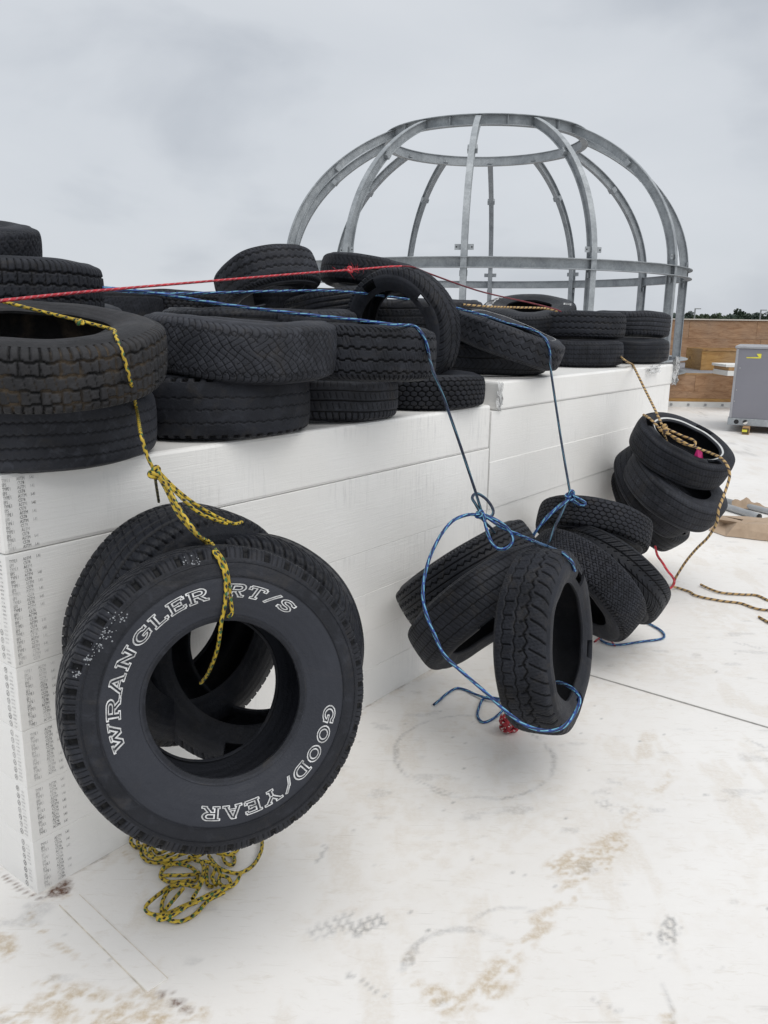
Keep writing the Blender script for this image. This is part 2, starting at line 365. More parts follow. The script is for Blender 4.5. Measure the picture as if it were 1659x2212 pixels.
# ------------------------------------------------------------------ roof ground
def pline_dist(X, Y, P):
    d = np.full(X.shape, 1e9)
    for (x0, y0), (x1, y1) in zip(P[:-1], P[1:]):
        dx, dy = x1 - x0, y1 - y0; l = dx * dx + dy * dy + 1e-12
        t_ = np.clip(((X - x0) * dx + (Y - y0) * dy) / l, 0, 1)
        d = np.minimum(d, np.hypot(X - x0 - t_ * dx, Y - y0 - t_ * dy))
    return d
def G(*pts): return [tuple(onz(x, y)[:2]) for x, y in pts]
def make_ground():
    xs = np.concatenate([[-30, -20, -12, -8, -5, -3.4], np.arange(-2.2, 3.4, 0.0115), np.arange(3.42, 6.5, 0.04), [7, 8, 10, 13, 18, 25, 34]])
    ys = np.concatenate([[-25, -12, -6, -2, 0, .6], np.arange(1.05, 4.6, 0.0115), np.arange(4.62, 9, 0.03), np.arange(9.2, 17, .2), [18, 21, 25, 30, 40]])
    X, Y = np.meshgrid(xs, ys, indexing='ij'); Z = np.zeros_like(X)
    tan_ = np.zeros_like(X); grey = np.zeros_like(X); brown = np.zeros_like(X)
    def st(ch, P, wd, amt, nseed, nsc=14, thr=0.45, soft=0.12, edge=0.6):
        d = pline_dist(X, Y, P)
        wob = (fbm(X, Y, 6, 3, nseed + 50) - .35) * wd * 1.6
        m = np.clip((wd + wob - d) / (wd * edge), 0, 1)
        k = np.clip((fbm(X * .8 + Y * .5, (Y - X * .5) * 1.6, nsc * 1.3, 5, nseed) - thr - .04) / soft, 0, 1)
        return np.maximum(ch, m * k * amt)
    # tan mud trail across the middle of the membrane
    tr = G((1400, 1590), (1388, 1645)); tan_ = st(tan_, tr, .03, .45, 1, 9, .36)
    tr = G((1455, 1670), (1408, 1720), (1350, 1790), (1325, 1835)); tan_ = st(tan_, tr, .022, .55, 2, 22, .42)
    tr = G((1340, 1815), (1258, 1875), (1225, 1880)); tan_ = st(tan_, tr, .045, .95, 3, 30, .40)
    tr = G((1236, 1925), (1190, 1965), (1165, 2010), (1112, 2050), (1080, 2090)); tan_ = st(tan_, tr, .040, .8, 4, 26, .45)
    tr = G((1085, 2095), (1050, 2140), (990, 2170), (938, 2150), (975, 2200)); tan_ = st(tan_, tr, .040, .95, 5, 24, .42)
    tr = G((905, 2130), (870, 2090), (890, 2060)); tan_ = st(tan_, tr, .02, .6, 6, 30, .45)
    tr = G((1455, 2200), (1420, 2210)); tan_ = st(tan_, tr, .03, .8, 7, 34, .47)
    # lower left puddle stains
    for P, wd, am, sd in (((((170, 2160), (235, 2190), (300, 2200)), .055, 1.0, 8)), ((((100, 2130), (120, 2170), (150, 2210)), .025, .95, 9)),
                          ((((20, 2195), (70, 2190)), .03, .8, 10)), ((((300, 2140), (345, 2165), (420, 2195)), .03, .8, 11)),
                          ((((0, 2040), (5, 2060)), .03, 1.0, 12)), ((((66, 1985), (70, 1965), (130, 1930)), .012, .75, 13)), ((((66, 1985), (110, 2030), (190, 2085)), .008, .8, 14)),
                          ((((140, 1940), (240, 2030), (270, 2052)), .018, .6, 15)), ((((265, 1840), (310, 1890)), .007, .9, 16)), ((((300, 1895), (360, 1950)), .006, .5, 17))):
        tan_ = st(tan_, G(*P), wd, am, sd, 26, .40)
    brown = st(brown, G((118, 1928), (140, 1908), (138, 1925)), .016, 1.0, 20, 10, .1)
    brown = st(brown, G((345, 2140), (385, 2165), (400, 2185)), .012, .9, 21, 40, .45)
    brown = st(brown, G((0, 1885), (50, 1925), (95, 1945)), .004, .9, 22, 10, .2)
    # dirty line at the foot of the stack
    foot = [tuple(W(s, .004, 0)[:2]) for s in (0, 5.1)]
    brown = st(brown, foot, .004, .55, 23, 6, .36)
    tan_ = st(tan_, foot, .03, .35, 24, 10, .45)
    # scattered light dirt
    base = np.clip((fbm(X, Y, 2.1, 5, 30) - .50) / .2, 0, 1) * np.clip((fbm(X, Y, 30, 3, 36) - .42) / .2, 0, 1)
    tan_ = np.maximum(tan_, base * .22)
    base = np.clip((fbm(X, Y * .35, 9, 5, 40) - .60) / .08, 0, 1); tan_ = np.maximum(tan_, base * .25)
    # rubbing marks: rings left by tires and swept arcs
    def ring(c, rx, wd, amt, sd, a0=-9, a1=9, thr=.45):
        nonlocal grey
        R_ = np.hypot(X - c[0], Y - c[1]); an = np.arctan2(Y - c[1], X - c[0])
        m = np.clip((wd - abs(R_ - rx)) / (wd * .6), 0, 1) * ((an > a0) & (an < a1))
        grey = np.maximum(grey, m * amt * np.clip((fbm(X, Y, 9, 4, sd) - thr + .1) / .2, 0, 1))
    c = onz(1022, 1630); r_ = np.linalg.norm(onz(1192, 1632) - c)
    ring(c, r_, .009, .55, 60, thr=.46); ring(c + .014, r_ * 1.0, .007, .45, 61, thr=.5)
    c2 = onz(1560, 985 * 1.0); 
    for (px, py, qx, qy) in ((1606, 978, 1634, 978), (1590, 973, 1620, 975), (1585, 962, 1614, 962), (1545, 900, 1575, 900)):
        c2 = onz(px, py); ring(c2, np.linalg.norm(onz(qx, qy) - c2) * 1.0, .02, .45, 62, thr=.3)
    c3 = onz(1010, 2110); ring(c3, np.linalg.norm(onz(870, 2110) - c3), .012, .5, 63, .9, 3.1)
    c3 = onz(1120, 2040); ring(c3, np.linalg.norm(onz(1010, 2010) - c3), .008, .4, 64, 1.0, 2.6)
    c3 = onz(1250, 2150); ring(c3, np.linalg.norm(onz(1400, 2090) - c3), .007, .4, 65, -.4, 1.1)
    # tread prints
    def prt(P, wd, amt, sd, per=.011):
        nonlocal grey
        d = pline_dist(X, Y, P); m = np.clip((wd - d) / (wd * .35), 0, 1)
        k = np.clip((fbm(X, Y, 20, 4, sd) - .42) / .1, 0, 1)
        bars = (np.sin((X * .9 + Y * .5) * 2 * pi / .028) > -.35) * 1.0
        grey = np.maximum(grey, m * k * bars * amt)
    prt(G((680, 2015), (725, 2000), (760, 1980)), .035, .55, 70); prt(G((770, 2010), (800, 1992), (840, 1985)), .03, .8, 71)
    prt(G((1455, 1990), (1440, 2030), (1438, 2060)), .028, .85, 72); prt(G((1460, 1986), (1475, 1980)), .012, .7, 73)
    prt(G((690, 1860), (700, 1830)), .012, .6, 74); prt(G((885, 2080), (900, 2050)), .016, .6, 75)
    prt(G((740, 2100), (800, 2130), (830, 2150)), .008, .6, 76); prt(G((560, 1850), (610, 1835)), .02, .35, 77)
    prt(G((1280, 2160), (1350, 2190)), .006, .5, 78); prt(G((1300, 1735), (1340, 1750)), .03, .45, 79); prt(G((1740*.0+1620, 1600), (1650, 1612)), .02, .4, 80)
    prt(G((1090, 1370), (1140, 1372)), .02, .2, 81); prt(G((1560, 1380), (1640, 1400)), .02, .35, 82); prt(G((1480, 1440), (1560, 1450)), .01, .4, 83)
    sp = fbm(X, Y, 60, 2, 90); grey = np.maximum(grey, np.clip((sp - .90) / .04, 0, 1) * .8)
    d = fbm(X * .4, Y, 16, 4, 95); grey = np.maximum(grey, np.clip((d - .72) / .06, 0, 1) * .3)
    # slight undulation so that it is not glass flat
    Z += (fbm(X, Y, .8, 2, 110) - .5) * .003
    V = np.stack([X, Y, Z], -1); me = mesh_np('roof', V, grid_q(len(xs), len(ys)))
    n = len(V.reshape(-1, 3)); ca = me.color_attributes.new('dirt', 'FLOAT_COLOR', 'POINT')
    ca.data.foreach_set('color', np.stack([tan_.ravel(), grey.ravel(), brown.ravel(), np.ones(n)], -1).astype(np.float32).ravel())
    m, t, b = newmat('roof_membrane'); co = objco(t)
    a = t.nodes.new('ShaderNodeVertexColor'); a.layer_name = 'dirt'; s = t.nodes.new('ShaderNodeSeparateColor'); t.links.new(a.outputs[0], s.inputs[0])
    nf = noise(t, co, 70, 4, 0.65); nb = noise(t, co, 1.1, 4, 0.5)
    base_ = ramp(t, nb, [(0.3, (0.735, 0.715, 0.69)), (0.7, (0.81, 0.795, 0.775))])
    fd = ramp(t, noise(t, mapping(t, co, (1.5, 4.5, 1), rot=(0, 0, .5)), 9, 6, 0.72, 0.8), [(0.55, (0, 0, 0)), (0.74, (1, 1, 1))])
    base_ = mixc(t, math_(t, 'MULTIPLY', fd, 0.38), base_, (0.52, 0.46, 0.38))
    fs = ramp(t, noise(t, co, 130, 3, 0.8), [(0.72, (0, 0, 0)), (0.77, (1, 1, 1))])
    base_ = mixc(t, math_(t, 'MULTIPLY', fs, 0.4), base_, (0.26, 0.22, 0.17))
    for rot_, am_ in ((0.4, .30), (1.3, .22), (2.3, .26)):
        hl = noise(t, mapping(t, co, (3.0, 120, 1), (rot_ * 3, 1, 0), (0, 0, rot_)), 1.0, 3, 0.6, 0.4)
        hm = math_(t, 'MULTIPLY', ramp(t, hl, [(0.66, (0, 0, 0)), (0.70, (1, 1, 1))]), ramp(t, noise(t, mapping(t, co, (1, 1, 1), (rot_ * 5, 0, 0)), 3.5, 3), [(0.50, (0, 0, 0)), (0.62, (1, 1, 1))]))
        base_ = mixc(t, math_(t, 'MULTIPLY', hm, am_), base_, (0.33, 0.30, 0.26))
    det = ramp(t, nf, [(0.33, (0.35, 0.35, 0.35)), (0.6, (1, 1, 1))])
    c_ = mixc(t, math_(t, 'MULTIPLY', math_(t, 'MULTIPLY', s.outputs[0], det), .78), base_, (0.47, 0.36, 0.22))
    c_ = mixc(t, math_(t, 'MULTIPLY', math_(t, 'MULTIPLY', s.outputs[1], det), .85), c_, (0.22, 0.22, 0.225))
    c_ = mixc(t, math_(t, 'MULTIPLY', s.outputs[2], det), c_, (0.12, 0.058, 0.035))
    t.links.new(c_, b.inputs['Base Color']); t.links.new(math_(t, 'MULTIPLY_ADD', nf, 0.3, 0.36), b.inputs['Roughness'])
    bump(t, b, math_(t, 'ADD', noise(t, co, 14, 4), math_(t, 'MULTIPLY', nf, .4)), 0.25, 0.006)
    me.materials.append(m)
    o = link('roof', me, None, None, True); tag(o, kind='structure')
    # welded seams of the membrane: thin lapped strips lying on the roof
    SE = simple('seam_membrane', (0.70, 0.695, 0.68), 0.5, var=0.06, scale=5); SL2 = simple('seam_dust', (0.62, 0.57, 0.50), 0.8, var=0.2, scale=30); SL = simple('seam_dirt', (0.40, 0.39, 0.37), 0.8, var=0.3, scale=30)
    def strip(p, q, wd, zz, mat, nm='membrane_seam'):
        p, q = np.array(p[:2]), np.array(q[:2]); d_ = (q - p) / np.linalg.norm(q - p); n_ = np.array([-d_[1], d_[0]]); k = MB()
        V_ = [(*(p - n_ * wd / 2), zz), (*(q - n_ * wd / 2), zz), (*(q + n_ * wd / 2), zz), (*(p + n_ * wd / 2), zz)]
        B_ = [(x, y, .001) for x, y, _ in V_]
        k.add(V_ + B_, [(0, 1, 2, 3), (0, 4, 5, 1), (1, 5, 6, 2), (2, 6, 7, 3), (3, 7, 4, 0)]); return k.build(nm, mat or m, o)
    p, q = onz(1262, 1447), onz(1659, 1563); q = p + (q - p) * 2.5
    strip(p, q, .075, .0045, None); off = np.array([(q - p)[1], -(q - p)[0], 0]); off /= np.linalg.norm(off); strip(p + off * .040, q + off * .040, .0038, .0030, SL, 'seam_edge')
    p, q = onz(150, 1945), onz(340, 2130); strip(p, q, .055, .0040, None)
    off = np.array([(q - p)[1], -(q - p)[0], 0]); off /= np.linalg.norm(off)
    for sg in (-1, 1): strip(p + off * .029 * sg, q + off * .029 * sg, .0028, .0032, SL2, 'seam_edge')
    return o
ROOF = make_ground()

# land far below the roof, out to the horizon
LANDM = simple('far_land', (0.06, 0.075, 0.045), 0.9, var=0.3, scale=0.01)
k = MB(); R_ = 5000; k.add([(-R_, -R_, -9), (R_, -R_, -9), (R_, R_, -9), (-R_, R_, -9)], [(0, 1, 2, 3)]); o = k.build('ground', LANDM); tag(o, kind='structure')

# ------------------------------------------------------------------ foam board stacks
def text_mesh(body, size):
    c = bpy.data.curves.new('t', 'FONT'); c.body = body; c.size = size; c.resolution_u = 1; c.align_x = 'LEFT'
    o = bpy.data.objects.new('t', c); COL.objects.link(o); bpy.context.view_layer.update()
    me = bpy.data.meshes.new_from_object(o); V = np.zeros(len(me.vertices) * 3); me.vertices.foreach_get('co', V); F_ = [tuple(p.vertices) for p in me.polygons]
    bpy.data.objects.remove(o); bpy.data.curves.remove(c); bpy.data.meshes.remove(me)
    return V.reshape(-1, 3), F_
TXT = {b_: text_mesh(b_, 0.0125) for b_ in ('TYPE I', 'EPS  .', 'ASTM', 'C578', 'I-41', "I .")}
def ring_glyph():
    k = MB(); n = 14
    for a in range(n):
        t0, t1 = 2 * pi * a / n, 2 * pi * (a + 1) / n
        k.add([(.0085 * cos(t0), .0095 * sin(t0), 0), (.0085 * cos(t1), .0095 * sin(t1), 0), (.0062 * cos(t1), .0072 * sin(t1), 0), (.0062 * cos(t0), .0072 * sin(t0), 0)], [(0, 1, 2, 3)])
    k.add([(-.004, -.004, 0), (-.002, -.005, 0), (.004, .004, 0), (.002, .005, 0)], [(0, 1, 2, 3)]); return np.array(k.v), k.f
RG = ring_glyph()
def put(k, g, s, z, face, scale=1.0, off=0.0):
    V, F_ = g
    if face == 'front': P = [W(s + x * scale, .0012 + off, z + y * 1.0) for x, y, _ in V]
    else: P = [W(-.0012, -s + x * scale, z + y * scale) for x, y, _ in V]
    F2 = [tuple(reversed(f)) for f in F_] if face != 'front' else F_
    k.add(P, F2)
def foam_stack(s0, s1, n0, n1, zs, label, prints=False, offs=None, group=None, extra=None):
    root = empty('foam_board_stack', W((s0 + s1) / 2, (n0 + n1) / 2, 0), None, label, 'insulation boards', group)
    bpy.context.view_layer.update()
    Ri = Matrix.Rotation(STACK_ROT, 3, 'Z')
    for i, (z0, z1) in enumerate(zip(zs[:-1], zs[1:])):
        a, b_, c_, d_ = (offs[i] if offs else (0, 0, 0, 0))
        S0, S1, N0, N1 = s0 + a, s1 + b_, n0 + c_, n1 + d_
        cen = W((S0 + S1) / 2, (N0 + N1) / 2, (z0 + z1) / 2) - np.array(root.location)
        k = MB(); k.box((0, 0, 0), (S1 - S0, N1 - N0, z1 - z0 - .0002))
        me = bpy.data.meshes.new('board'); me.from_pydata(k.v, [], k.f); bm = bmesh.new(); bm.from_mesh(me)
        bmesh.ops.bevel(bm, geom=list(bm.edges), offset=(.012 if z1 > 1.17 and i == len(zs) - 2 else (.0022 if abs(z1 - .69) < .01 or abs(z0 - .69) < .01 else .0010)), segments=2, affect='EDGES', profile=0.5)
        bm.to_mesh(me); bm.free()
        o = link('board', me, FOAM, root, False); o.location = cen; o.rotation_euler = (0, 0, STACK_ROT)
        if prints:
            k = MB(); zt = z1 - .012; row = 0; R2 = random.Random(i)
            up = z0 > .68
            xs_ = (.010, .050, .084) if up else (.022, .064, .098)
            z = zt - .010
            while z > z0 + .006:
                if row % 2 == 0: put(k, TXT['TYPE I'], xs_[0], z, 'front', .62, d_)
                else: put(k, TXT['EPS  .'], xs_[0], z, 'front', .62, d_)
                put(k, TXT['ASTM' if row % 2 == 0 else 'C578'], xs_[1] + R2.uniform(-.001, .001) - .010 * (z - z0), z, 'front', .72, d_)
                if row % 2 == 0 and R2.random() < .85: put(k, TXT['I-41'], xs_[2], z, 'front', .62, d_)
                # around the corner on the end face
                if R2.random() < .95: put(k, TXT['ASTM' if row % 2 else 'C578'], .036, z, 'end', .6)
                if (row % 2 == 0) and z < .78: put(k, RG, .052, z + .004, 'end', .9)
                elif row % 2 == 0: put(k, TXT['I .'], .060, z, 'end', .8)
                row += 1; z -= .0112
            # leave the two wrapped columns blank now and then
            V = np.array(k.v)
            me = bpy.data.meshes.new('stamped_print'); me.from_pydata([tuple(v) for v in V], [], k.f); me.update()
            p = link('stamped_print', me, INK, o); p['kind'] = 'stuff'
            p.matrix_parent_inverse = (Matrix.Translation(root.location) @ Matrix.Translation(Vector(cen)) @ Matrix.Rotation(STACK_ROT, 4, 'Z')).inverted()
    return root
zN = [0, .165, .335, .505, .69, 1.0, 1.212]
zF = [0, .165, .335, .505, .69, .93, 1.178, 1.320]
foam_stack(0, 2.425, -1.22, 0, zN, 'near stack of white foam insulation boards with stamped print down its corner', True,
           [(0, 0, 0, .001), (0, 0, 0, 0), (0, .004, 0, .0008), (0, 0, 0, 0), (0, 0, 0, .001), (0, 0, 0, .0015)], 'stacks of white foam board on the roof')
foam_stack(2.437, 4.985, -1.22, 0, zF, 'taller far stack of white foam insulation boards with a thick top slab', False,
           [(0, 0, 0, 0), (0, 0, 0, .004), (0, 0, 0, 0), (0, .003, 0, 0), (0, -.01, 0, .003), (0, 0, 0, 0), (.055, .03, -.02, .006)], 'stacks of white foam board on the roof')
foam_stack(0.01, 2.42, -2.46, -1.24, zN, 'foam board stack hidden behind the near one, covered by piled tires', False, None, 'stacks of white foam board on the roof')
foam_stack(2.44, 4.97, -2.46, -1.26, zF[:-1], 'foam board stack behind the taller far one, under the back row of tires', False, None, 'stacks of white foam board on the roof')

# crumpled stretch film where the wrap is torn
def crumple(name, P, size, label, seed, par=None):
    r = random.Random(seed); n = 9; V = []; 
    for i in range(n):
        for j in range(n):
            x = (i / (n - 1) - .5) * size[0]; z = (j / (n - 1) - .5) * size[1]
            V.append(P + UU * x + np.array([0, 0, z]) + NN * (size[2] * (r.random() - .2)) + np.array([0, 0, .25 * size[1] * (r.random() - .5)]))
    me = mesh_np(name, V, grid_q(n, n)); o = link(name, me, FILM, par)
    return tag(o, label, 'plastic film')
crumple('plastic_film', W(5.015, .0, 1.27), (.06, .17, .06), 'crumpled clear wrap hanging off the far end of the taller foam stack', 3)
crumple('plastic_film', W(4.55, .02, 1.30), (.22, .05, .03), 'torn white wrap bunched at the top edge below the last two tires', 5)
crumple('plastic_film', W(2.492, .005, 1.25), (.05, .13, .02), 'wrinkled clear wrap at the step between the two foam stacks', 6)

# ------------------------------------------------------------------ tires
def cr_curve(P, per=14):
    P = np.array(P, float); Q = np.vstack([2 * P[0] - P[1], P, 2 * P[-1] - P[-2]]); o = []
    for i in range(1, len(Q) - 2):
        t_ = np.linspace(0, 1, per, endpoint=False)[:, None]; a, b_, c_, d_ = Q[i - 1], Q[i], Q[i + 1], Q[i + 2]
        o.append(.5 * ((2 * b_) + (-a + c_) * t_ + (2 * a - 5 * b_ + 4 * c_ - d_) * t_ ** 2 + (-a + 3 * b_ - 3 * c_ + d_) * t_ ** 3))
    o.append(P[-1:]); return np.vstack(o)
def resample(C, n):
    s = np.r_[0, np.cumsum(np.linalg.norm(np.diff(C, axis=0), axis=1))]; t_ = np.linspace(0, s[-1], n)
    return np.stack([np.interp(t_, s, C[:, k]) for k in range(C.shape[1])], -1), s[-1]
def tri(t_): return 4 * abs((t_ + .25) % 1 - .5) - 1
def gr(d, hw, s=.0016): return np.clip((hw - abs(d)) / s + .5, 0, 1)
def per(Y, p, ph=0.0): return (((Y / p + ph) % 1) - .5) * p
def sq(t_): return np.clip(np.sin(2 * pi * t_) * 3.5, -1, 1)
def tread(pat, X, Y, La, circ, R_):
    """X across (m), Y around (m) -> groove depth 0..1"""
    def P(p): return circ / max(1, round(circ / p))
    ax = abs(X) / La; h = np.zeros_like(X)
    M = lambda a: np.maximum(h, a)
    if pat == 'zigrib':
        p = P(.020)
        for c in (-.46, -.17, .14, .44): h = np.maximum(h, gr(X - c * La - .0022 * tri(Y / p), .0018) * .8)
        h = np.maximum(h, gr(per(Y, P(.036)), .0014) * .35 * (ax > .82))
    elif pat == 'at':
        p = P(.045)
        for c, ph in ((-.52, 0), (-.18, .5), (.18, .2), (.52, .7)): h = np.maximum(h, gr(X - c * La - .0022 * sq(Y / p + ph), .0030))
        h = np.maximum(h, gr(per(Y + .25 * X, P(.0225)), .0010) * .6 * (ax < .52))
        h = np.maximum(h, gr(per(Y, P(.045)), .0018) * (ax < .52) * (ax > .16))
        h = np.maximum(h, gr(per(Y, P(.0225), .3), .0022) * (ax > .55))
    elif pat == 'lugsmooth':
        p = P(.034)
        for c in (-.38, -.02, .30): h = np.maximum(h, gr(X - c * La - .0030 * tri(Y / p), .0014) * .75 * (vnoise(Y * 3, X * 0 + 5, 3) > .3))
        h = h * (.5 + .5 * (vnoise(Y * 2.5, X * 9, 8) > .25)); h = np.maximum(h, gr(per(Y, P(.040)), .0095, .003) * (ax > .76) * 1.7)
    elif pat == 'diamond':
        s1 = per(Y + 1.1 * X + .006 * np.sin(X * 90), P(.030)); s2 = per(Y - 1.1 * X + .006 * np.sin(X * 90), P(.030), .5)
        mid = ax < .62; br = vnoise(Y * 40, X * 40, 5)
        h = np.maximum(gr(s1, .0014) * (br > .22), gr(s2, .0014) * (br < .80)) * mid * .8
        h = np.maximum(h, gr(per(Y + .012 * np.sin(ax * 7), P(.023)), .0014) * (ax >= .5) * .8)
        h = np.maximum(h, gr(X - np.sign(X) * (.60 * La + .006 * np.sin(Y * 2 * pi / P(.046))), .0013) * .6)
    elif pat == 'rows':
        for c in (-.45, 0, .40): h = np.maximum(h, gr(X - c * La, .0022))
        h = np.maximum(h, gr(per(Y + .3 * X, P(.024)), .0013) * (abs(abs(X / La) - .22) < .12) * .8)
        h = np.maximum(h, gr(per(Y + .2 * X, P(.026)), .0026) * (X / La < -.48)); h = np.maximum(h, gr(per(Y, P(.026)), .0013) * (X / La > .55) * .7)
    elif pat == 'step':
        p = P(.040)
        for c, ph in ((-.60, 0), (-.22, .4), (.16, .1), (.54, .6)): h = np.maximum(h, gr(X - c * La - .0032 * sq(Y / p + ph), .0032))
        h = np.maximum(h, gr(per(Y + .4 * X, P(.013)), .0008) * .45 * (ax < .9) * (vnoise(Y * 60, X * 60, 2) > .45))
        h = np.maximum(h, gr(per(Y + .5 * X, P(.020)), .0024) * (ax > .70))
    elif pat == 'hex':
        p = P(.034); q = p * .62; k = X / q; rowi = np.round(k); y_ = Y / p + .5 * (rowi % 2)
        fy = (y_ % 1) - .5; fx = k - rowi
        d1 = (.5 - abs(fx)) * q; zz = np.clip((abs(fy) - .25) * 2.2, 0, .5) * 0
        d = np.minimum((.5 - abs(fx) + .14 * np.cos(2 * pi * fy * 1.0)) * q - .0, (.5 - abs(fy)) * p)
        h = np.clip((.0021 - d) / .0016 + .5, 0, 1) * (ax < .80); h = np.maximum(h, gr(per(Y, p), .0034) * (ax > .74))
        h = np.maximum(h, gr(X - .8 * La * np.sign(X) - .002 * tri(Y / p), .0016))
    elif pat == 'chev':
        for c in (-.24, .24): h = np.maximum(h, gr(X - c * La, .0026))
        h = np.maximum(h, gr(per(Y + 1.5 * abs(X) * (1 - .35 * ax), P(.036)), .0026) * (ax > .1))
        h = np.maximum(h, gr(per(Y + 1.5 * abs(X) * (1 - .35 * ax), P(.036), .5), .0009) * .6 * (ax > .26))
        h = np.maximum(h, gr(abs(X) - .66 * La, .0012) * .8)
    elif pat == 'herring':
        h = np.maximum(h, gr(X - .02 * La, .003)); h = np.maximum(h, gr(abs(X) - .56 * La, .0018))
        a = per(Y + 1.0 * X, P(.030)); b_ = per(Y - 1.0 * X, P(.030), .5); sel = (per(X, La * .5) > 0)
        h = np.maximum(h, np.where(sel, gr(a, .0015), gr(b_, .0015)) * (ax < .56)); h = np.maximum(h, gr(per(Y, P(.020)), .0012) * (ax > .6))
    elif pat == 'zigdeep':
        p = P(.031)
        for c in (-.62, -.21, .21, .62): h = np.maximum(h, gr(X - c * La - .0062 * tri(Y / p), .0022))
        for c in (-.415, 0, .415): h = np.maximum(h, gr(X - c * La, .0022) * .9)
        h = np.maximum(h, gr(per(Y, p / 2), .0011) * (abs(per(X, .415 * La, .5)) > .16 * La) * .6)
        h = np.maximum(h, gr(per(Y, p / 2), .0022) * (ax > .78))
    elif pat == 'zigbig':
        p = P(.048)
        for c in (-.42, .05, .48): h = np.maximum(h, gr(X - c * La - .010 * tri(Y / p), .0020))
        h = np.maximum(h, gr(np.hypot(per(Y, p), per(X - .2 * La, La * .46)) - .007, .0013) * .5 * (ax < .75)); h = np.maximum(h, gr(per(Y + .3 * X, P(.024)), .0022) * (ax > .72))
    elif pat == 'zigfine':
        p = P(.024)
        for c in (-.6, -.3, 0, .3, .6): h = np.maximum(h, gr(X - c * La - .0036 * tri(Y / p), .0017))
        h = np.maximum(h, gr(per(Y, p), .0020) * (ax > .72)); h = np.maximum(h, gr(per(Y, p / 2), .0008) * .5)
    elif pat == 'blocks':
        p = P(.047)
        w1 = .0035 * tri(Y / p)
        for c in (-.50, -.10, .24): h = np.maximum(h, gr(X - c * La - (w1 if c < .2 else .006 * np.sin(2 * pi * Y / p)), .0019 if c < .2 else .0030))
        h = np.maximum(h, gr(per(Y, p), .0020) * ((X / La > -.5) & (X / La < -.2))); h = np.maximum(h, gr(per(Y + .4 * X, p, .5), .0024) * ((X / La > .02) & (X / La < .26)))
        h = np.maximum(h, gr(per(Y - .5 * X, p, .2), .0034, .003) * (X / La > .36)); h = np.maximum(h, gr(per(Y + .2 * X, P(.012)), .0007) * .4 * (abs(X / La) < .8)); h = np.maximum(h, gr(per(Y, P(.03)), .002) * (X / La < -.8))
    elif pat == 'fine':
        for c in (-.58, -.2, .2, .58): h = np.maximum(h, gr(X - c * La - .0012 * tri(Y / P(.03)), .0017))
        h = np.maximum(h, gr(per(Y + .35 * X, P(.019)), .0010) * .75)
    elif pat == 'grooves':
        for c in (-.44, -.15, .15, .44): h = np.maximum(h, gr(X - c * La, .0030))
        h = np.maximum(h, gr(per(Y + .25 * X, P(.028)), .0018) * (ax > .46)); h = np.maximum(h, gr(per(Y - .5 * X, P(.028)), .0010) * .6)
    elif pat == 'swirl':
        p = P(.040); q = p * .5; best = np.zeros_like(X)
        for oy, oxx in ((0, 0), (.5, .5)):
            dy = per(Y, p, oy); dx = ((X / (q * 2) + oxx + .5) % 1 - .5) * q * 2
            r_ = np.hypot(dx, dy); an = np.arctan2(dy, dx); best = np.maximum(best, gr(r_ - .0095, .0016) * (np.sin(an + oy * 4) > -.80)); best = np.maximum(best, gr(dx - .004 * np.sin(dy * 300), .0013) * (r_ > .009) * (abs(dx) < .006))
        h = best * (ax < .86); h = np.maximum(h, gr(per(Y + .002 * np.sin(X * 500), p / 2), .0019) * (ax > .74))
    elif pat == 'lettershoulder':
        p = P(.0565)
        h = np.maximum(h, gr(per(Y, p), .0072, .0025) * (ax > .70) * (ax < .975)); h = np.maximum(h, gr(per(Y, p / 4, .5), .0010) * (ax > .70) * .55)
        for c, ph in ((-.48, 0), (-.16, .4), (.16, .1), (.48, .5)): h = np.maximum(h, gr(X - c * La - .005 * tri(Y / p + ph), .0032))
        h = np.maximum(h, gr(per(Y + .8 * X, p / 2), .0014) * (ax < .7) * .8)
    return h
TIRES = []
